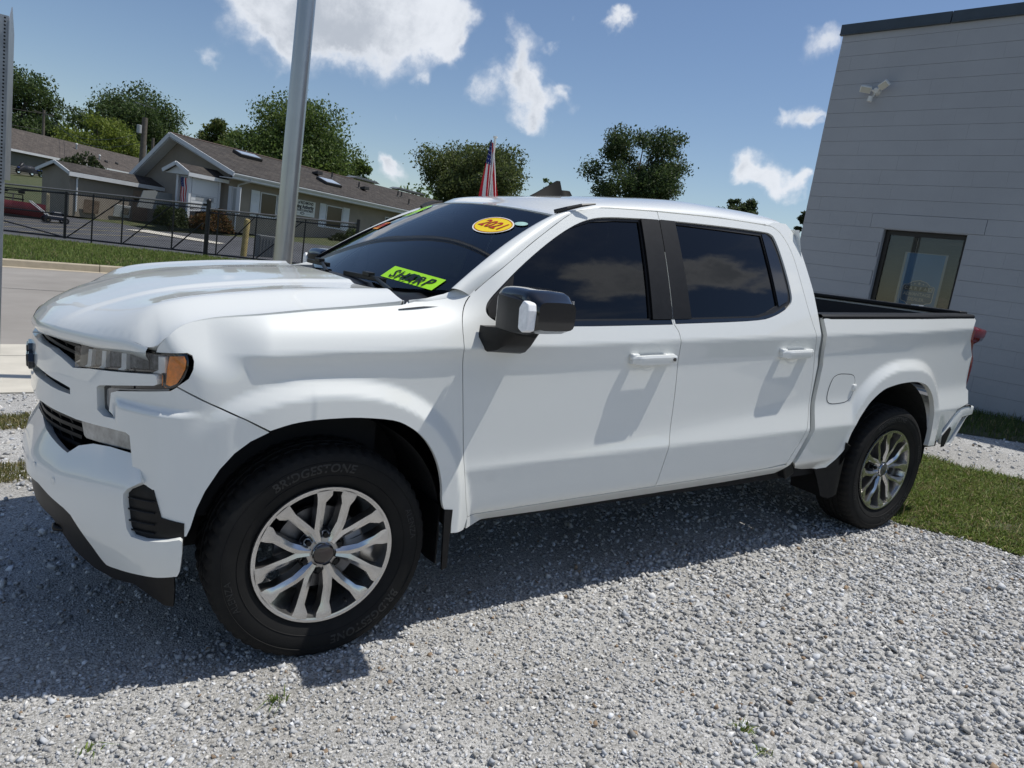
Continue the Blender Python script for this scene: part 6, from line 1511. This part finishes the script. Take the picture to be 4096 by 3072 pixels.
m=MB(); m.lathe([(.085,-.03),(.10,0),(.085,.03)],fp_(7.68,1.74)-O2,(0,0,1),10); m.build('gate_roller',BKP,F2)
for z,r in ((1.60,.030),(1.48,.020),(.10,.028)): bar(F2,fp_(7.85,z),fp_(TE,z),r,'rail',GALV if z>1.55 else BKP,O2)
for t in (8.15,9.5,11.2): bar(F2,fp_(t,.1),fp_(t,1.58),.024,'upright',BKP,O2)
for a,b_ in ((8.2,9.45),(9.6,11.1)): bar(F2,fp_(a,.14),fp_(b_,1.5),.020,'brace',BKP,O2)
bar(F2,fp_(TE,-.1),fp_(TE,1.75),.06,'end_post',BKP,O2); bar(F2,fp_(TE+.45,-.1),fp_(TE+.45,1.60),.035,'end_post',BKP,O2)
linkmesh(F2,7.85,TE,.1,1.58,O2,fp_)
# yellow guard post behind the fence
bx_,by_=5.62,25.95; zb=float(terr(bx_,by_))
o=empty('guard_post',(bx_,by_,zb),label='faded yellow steel guard post behind the chain-link fence',cat='bollard'); m=MB(); m.lathe([(.115,-.05),(.115,1.40),(.10,1.46),(.05,1.49),(0,1.5)],(0,0,0),(.03,0,1),16); m.build('tube',M('yellow_post',(.46,.36,.14),.75,col2=(.30,.22,.09),vscale=6),o,smooth=40)
m=MB(); m.lathe([(.125,0),(.125,.02)],(0,0,.02),(0,0,1),16); m.build('footing',CONC,o)
# small box by the yard fence
bx_,by_=6.6,26.8; zb=float(terr(bx_,by_)); o=empty('utility_cabinet',(bx_,by_,zb),label='grey ribbed utility cabinet behind the fence next to the light pole',cat='cabinet'); m=MB(); m.box((.2,0,.45),(1.0,.6,.9)); cb_=m.build('case',M('cabinet_grey',(.16,.165,.16),.7),o,bevel=.02)
for i in range(8):
    m=MB(); m.bx(-.25+i*.12,-.21+i*.12,-.32,-.29,.06,.84); m.build('case_rib',M('cabinet_grey'),cb_)
# ---- red snow plough in the yard
q_=cam_place(50,828,40.); px_,py_=q_; zb=float(terr(px_,py_))+.06
PL=empty('snow_plough',(px_,py_,zb),R(-4),label='red snow plough blade with black lift frame parked in the yard',cat='snow plough')
REDP=M('plough_red',(.12,.010,.012),.45,coat=.3,var=.25,vscale=3); BLKM=M('black_iron',(.015,.015,.016),.5,.3)
for sd in (-1,1):
    P=[]
    for i,x in enumerate(np.linspace(0,1.3,9)):
        y=-.10*(x)-.05; P.append([(sd*x,y-.16+.30*(t-.55)**2,.05+t*.66) for t in np.linspace(0,1,8)])
    m=MB(); m.grid(np.array(P)); m.grid(np.array(P)+np.array([0,.03,0])); bl=m.build('blade',REDP,PL,smooth=60)
    for x in (.05,.45,.85,1.28):
        m=MB(); m.box((sd*x,-.10*x+.04,.38),(.05,.12,.62)); m.build('blade_rib',REDP,bl)
    m=MB(); m.bx(min(0,sd*1.3),max(0,sd*1.3),-.26,-.22,.0,.12); m.build('cutting_edge',BLKM,bl)
v,f=text_mesh('BOSS',.24,0,.006,1.1); rawmesh('blade_lettering',[(-.85+a,-.255-.02,.56+b_*.7) for a,b_,_ in v],f,M('plough_letter',(.45,.42,.40),.6),PL)
m=MB(); m.tube([(-.35,.25,.3),(-.35,.2,1.0),(.35,.2,1.0),(.35,.25,.3)],.035,6); m.beam((-.4,.22,.8),(.4,.22,.8),.06,.06); m.beam((0,.1,.2),(0,.9,.25),.12,.12); m.beam((0,.22,1.0),(0,-.05,.65),.05,.05); m.build('lift_frame',BLKM,PL)
m=MB(); m.box((.30,.22,1.12),(.25,.16,.14)); m.box((-.30,.22,1.12),(.2,.14,.12)); m.build('plough_lamp',BLKM,PL,bevel=.03)
# parked bicycle-sized clutter by the wing corner: covered mower
px_,py_=cam_place(222,838,38.5); zb=float(terr(px_,py_))+.06
o=empty('push_mower',(px_,py_,zb),R(15),label='dark mower with white handle parked by the corner of the wing',cat='mower'); m=MB(); m.box((0,0,.22),(.8,.5,.18)); m.box((.05,0,.38),(.35,.34,.2)); m.build('deck',M('mower_dark',(.02,.025,.04),.4),o,bevel=.05,seg=3)
for x in (-.35,.35):
    for y in (-.27,.27):
        m=MB(); m.lathe([(.06,-.03),(.13,-.03),(.13,.03),(.06,.03)],(x,y,.13),(0,1,0),14,True); m.build('wheel',RUB,o)
m=MB(); m.tube([(-.3,-.2,.3),(-.9,-.22,.75),(-.95,-.2,.8),(-.95,.2,.8),(-.9,.22,.75),(-.3,.2,.3)],.018,6); m.build('handle',TRIM,o)
sk_=cam_place(190,838,39.); o=empty('wooden_stake',(sk_[0],sk_[1],float(terr(*sk_))),label='pale wooden post standing between plough and mower',cat='post'); m=MB(); m.box((0,0,.6),(.14,.14,1.3)); m.box((0,0,1.26),(.10,.10,.06)); m.build('stake',M('pale_wood',(.30,.26,.17),.9,var=.2,vscale=7),o,bevel=.02)
# ---------------------------------------------------------------- poles and wires
def dirw(u,v):
    d=camdir(u,v); return d/math.hypot(d[0],d[1])
CW_=np.array(cam.matrix_world.translation)
def place(u,v,D): return CW_+dirw(u,v)*D
AL=M('brushed_aluminium',(.46,.455,.44),.30,.9,var=.06,vscale=3)
fx_,fy_=1.02,3.74
zb=float(gz(fx_,fy_)); FP=empty('flagpole',(fx_,fy_,zb),label='tall brushed aluminium pole rising behind the truck hood',cat='pole')
m=MB(); m.lathe([(.090,-.02),(.087,2.0),(.079,4.2),(.066,7.5),(.062,8.0),(0,8.02)],(0,0,0),(0,0,1),40); m.build('shaft',AL,FP,smooth=50); m=MB(); m.lathe([(.20,0),(.19,.05),(.13,.07),(.10,.12),(.093,.13)],(0,0,0),(0,0,1),32); m.build('base_collar',AL,FP,smooth=40)
# street sign seen from its edge
q_=CW_+dirw(6,500)*5.5; sx_,sy_=float(q_[0]),float(q_[1]); zb=float(gz(sx_,sy_)); SP=empty('street_sign',(sx_,sy_,zb),label='galvanised perforated sign post with sign seen edge-on beside the sidewalk',cat='street sign')
GV=M('galvanised_post',(.30,.31,.32),.45,.7,var=.15,vscale=15)
post=MB()
post.bx(-.022,.022,-.022,.022,-.1,2.63); po=post.build('post',GV,SP)
hole=None
for i in range(50):
    if hole is None:
        m=MB(); m.lathe([(.0,0),(.0055,0)],(.0,-.0232,0),(0,1,0),10); hole=m.build('post_hole',DARK,po); q=hole
    else: q=hole.copy(); link(q,po)
    q.location=(.004,0,1.62+i*.0254*.8)
m=MB(); dv=np.array([math.sin(R(1.5)),math.cos(R(1.5)),0]); m.prism([(-.02,1.70),(.44,1.70),(.44,2.60),(.21,2.72),(-.02,2.60)],(.023,-.03,0),dv,(0,0,1),(dv[1],-dv[0],0),.004); m.build('sign_plate',M('sign_back',(.34,.35,.36),.4,.8,var=.1,vscale=4),SP)
WOOD=M('pole_wood',(.13,.11,.09),.9,var=.25,vscale=6,bump=.01,bscale=20)
def pole(label,u,vt,D,r,lean=0.,arm=0.,can=False):
    t=place(u,vt,D); zb=float(terr(t[0],t[1])); o=empty('utility_pole',(t[0],t[1],zb),label=label,cat='utility pole'); h=t[2]-zb
    m=MB(); m.cyl((0,0,-.3),(lean,0,h),r,r*.72,12); m.build('shaft',WOOD,o,smooth=50)
    if arm:
        m=MB(); m.box((lean,-.1,h-.45),(arm,.1,.12),np.array(Matrix.Rotation(R(6),3,'Y'))); m.build('crossarm',WOOD,o)
        for x in (-.45,0,.45):
            m=MB(); m.lathe([(.03,0),(.05,.06),(.03,.12),(.05,.16),(0,.19)],(x*arm+lean,-.1,h-.40),(0,0,1),8); m.build('insulator',M('porcelain',(.35,.35,.36),.3),o)
    if can:
        m=MB(); m.cyl((lean-.32,-.1,h-1.1),(lean-.32,-.1,h-.55),.16,n=14); m.build('transformer',M('transformer_grey',(.40,.41,.41),.5),o,bevel=.03); m=MB(); m.cyl((r*.9,-.05,.2),(lean+r*.7,-.05,h-1.8),.045,n=8); m.build('conduit',M('galvanised'),o)
    return t,o
t1,_=pole('stout wooden utility pole with conduit rising behind the tan office wing',577,470,58,.24,.05,0,True)
t2,_=pole('distant wooden utility pole above the long house roof',176,440,120,.22,.0,2.2)
t3,_=pole('short wooden pole between stout pole and the gable of the tan office',613,552,95,.20,0,0)
# wires
def wire(label,a,b_,sag,r=.018,group='overhead wires'):
    a=np.array(a,float);b_=np.array(b_,float); o=empty('overhead_wire',a,label=label,cat='wire',group=group); t=np.linspace(0,1,24); P=(b_-a)[None]*t[:,None]; P[:,2]-=sag*4*t*(1-t); m=MB(); m.tube(P,r,4); m.build('cable',BLKM,o)
wire('thin overhead wire running between utility poles above the long house',t2+[0,0,-.4],place(560,640,58)+[0,0,1.8],1.6); wire('second thin overhead wire just below the one between the utility poles',t2+[.6,0,-.3],place(560,640,58)+[0,0,1.2],1.8)
wire('thin overhead wire running left from the distant utility pole',t2+[0,0,-.5],t2+np.array([-30,-12,.6]),.8); wire('lower thin wire running from the distant utility pole towards the street sign',t2+[0,0,-2.6],t2+np.array([-30,-12,-1.2]),.8)
wire('service wire dropping from the stout utility pole to the right',t1+[0,0,-2.9],place(860,800,66)+[0,0,2.2],.7)
m_=place(582,350,70); o=empty('antenna_mast',(m_[0],m_[1],float(terr(m_[0],m_[1]))),label='thin radio mast behind the stout utility pole',cat='antenna'); m=MB(); hh=m_[2]-float(terr(m_[0],m_[1])); m.cyl((0,0,0),(.15,0,hh),.035,.012,6); m.build('mast',BLKM,o); m=MB(); m.beam((-.7,0,hh-1.3),(.9,0,hh-1.5),.04,.04); m.build('boom',GALV,o)
# ---------------------------------------------------------------- trees
BARK=M('tree_bark',(.055,.046,.038),.95,var=.3,vscale=4,bump=.03,bscale=9)
def tree(name,label,u,v,D,rx,rz,n,c1,c2,leaf,lobes=26,conic=0.,seed=0,group=None,gap=.0):
    """crown centre at photograph pixel (u,v), D metres away; rx,rz crown half sizes in metres"""
    rs=np.random.default_rng(seed+11); c=place(u,v,D); zb=float(terr(c[0],c[1])); o=empty(name,(c[0],c[1],zb),label=label,cat='tree',group=group); hc=c[2]-zb
    # clumps of leaves on limbs, spread over the crown's volume with an uneven outline
    L_=[]
    for i in range(lobes):
        d=rs.normal(size=3); d/=np.linalg.norm(d); r=rs.uniform(.35,.92)
        k=1.-conic*.5*(d[2]*r+1)*.5
        p=d*r*np.array([rx*k,rx*k,rz]); 
        if conic: 
            h_=rs.uniform(-1,1); rad=rx*(1-conic*(h_+1)/2)*math.sqrt(rs.uniform(.1,1)); a=rs.uniform(0,2*math.pi); p=np.array([rad*math.cos(a),rad*math.sin(a),h_*rz])
        L_.append((p,rs.uniform(.22,.40)*min(rx,rz)*(1.15 if not conic else 1.0)))
    P=[];per=n//lobes
    for p,r in L_:
        per=int(n*r**2/sum(q[1]**2 for q in L_)); u_=rs.normal(size=(per,3)); u_/=np.linalg.norm(u_,axis=1)[:,None]; rr=r*(rs.random(per)**.4)*(1+.35*rs.normal(size=per)*.5)
        P.append(p+u_*rr[:,None]*[1,1,.72])
    P=np.concatenate(P); P=P+np.array([0,0,hc])
    global rng
    keep=rng; rng=rs
    leafmesh('crown',P,leaf,c1,c2,o); rng=keep
    b_=MB(); b_.tube([(0,0,-.5),(.05*rx,0,hc*.35),(0,.03*rx,hc*.7),(0,0,hc)],[.075*rx+.05,.06*rx+.04,.045*rx,.02*rx],8)
    for p,r in L_[::2]:
        s_=np.array([0,0,hc*(.55+.3*rs.random())]); e=p+np.array([0,0,hc]); mid=(s_+e)/2+np.array([0,0,-.05*rz]); b_.tube([s_,mid,e],[.028*rx,.018*rx,.006*rx],5)
    b_.build('trunk',BARK,o,smooth=60); return o
DK1,DK2=(.035,.062,.020),(.085,.12,.036); MD1,MD2=(.055,.09,.022),(.12,.165,.042); BR1,BR2=(.095,.135,.02),(.19,.22,.04)
tree('broadleaf_tree','dark leafy tree beside the edge-on street sign',60,480,150,8.2,8.2,26000,DK1,DK2,.20,44,0,1)
tree('broadleaf_tree','thin-crowned tree with feathery leaves behind the distant utility pole',192,545,140,2.5,4.3,4200,DK1,DK2,.17,20,0,2)
tree('broadleaf_tree','large dark green tree behind the stout utility pole',520,545,150,9.8,7.8,44000,DK1,DK2,.19,64,0,3)
tree('broadleaf_tree','bright yellow-green maple in front of the large dark tree',420,615,125,5.4,5.2,24000,BR1,BR2,.16,44,0,4)
tree('broadleaf_tree','small round tree with yellowing leaves behind the office gable',868,560,95,2.3,2.7,9000,MD1,(.11,.12,.03),.13,22,0,5)
tree('broadleaf_tree','tall full maple rising behind the office roof and the aluminium pole',1190,610,75,6.1,5.4,60000,MD1,MD2,.115,84,0,6)
tree('broadleaf_tree','low green tree at the right edge of the office roof maple',1430,700,78,1.8,1.7,5000,MD1,MD2,.11,16,0,7)
tree('broadleaf_tree','dense olive green tree behind the small truck flag',1890,715,70,5.4,3.9,46000,(.050,.075,.024),(.12,.14,.045),.105,72,0,8)
tree('broadleaf_tree','spreading dark pine-like tree behind the truck roof',2545,690,70,5.0,3.9,34000,(.030,.052,.020),(.075,.105,.034),.10,54,.35,9)
tree('broadleaf_tree','small dark tree just above the rear of the truck roof',2957,850,95,2.9,1.8,9000,(.028,.046,.018),(.07,.095,.03),.12,24,0,10)
tree('broadleaf_tree','narrow leafy tree at the corner of the grey block building',3222,890,40,.45,.75,1500,(.02,.032,.012),(.05,.065,.02),.06,12,0,12)
tree('broadleaf_tree','wispy young tree beside the dense olive tree',2195,745,78,.8,1.2,900,MD1,MD2,.10,10,0,13)
# background tree line far behind everything
tl_=[]
for i in range(46):
    u=-1500+i*170+random.uniform(-60,60); D=random.uniform(190,260); d=dirw(min(max(u,-1500),6000),900); p=CW_+d*D; tl_.append((p[0],p[1],random.uniform(5,8)))
P=[]
for x,y,r in tl_:
    n=700; q=rng.normal(size=(n,3)); q/=np.linalg.norm(q,axis=1)[:,None]; z=float(terr(x,y)); P.append(q*(rng.random((n,1))**.4)*[r*1.7,r*1.7,r]+[x,y,z+r*.8])
o=leafmesh('far_wood',np.concatenate(P),.65,DK1,MD2,None); tag(o,'far dark line of woodland along the horizon',kind='stuff')
# ---------------------------------------------------------------- clip-on flag on the truck's far window
fm=TW@Matrix.Translation((1.64,.845,1.80))
def fold_t(u,v):
    # hangs limp: hoist along the staff, the fly drooping down and back
    z=.455-.40*u-.03*v*(1-u); wdt=.022+.135*u
    return (-.014+wdt*(v-.5)*1.05+.026*u+.004*math.sin(v*10),.022*math.sin(v*14+u*2)*(0.25+u),z-.05*v*u+.02)
f_=usflag('window_flag','small US flag on a white staff clipped to the truck window',fm,.40,.28,fold_t)
m=MB(); m.cyl((0,0,-.02),(.006,0,.485),.006,.0075,8); m.cyl((.006,0,.485),(.006,0,.497),.014,n=10); m.build('staff',M('white_plastic'),f_); m=MB(); m.box((0,.006,-.005),(.05,.012,.07)); m.build('window_clip',M('white_plastic'),f_)
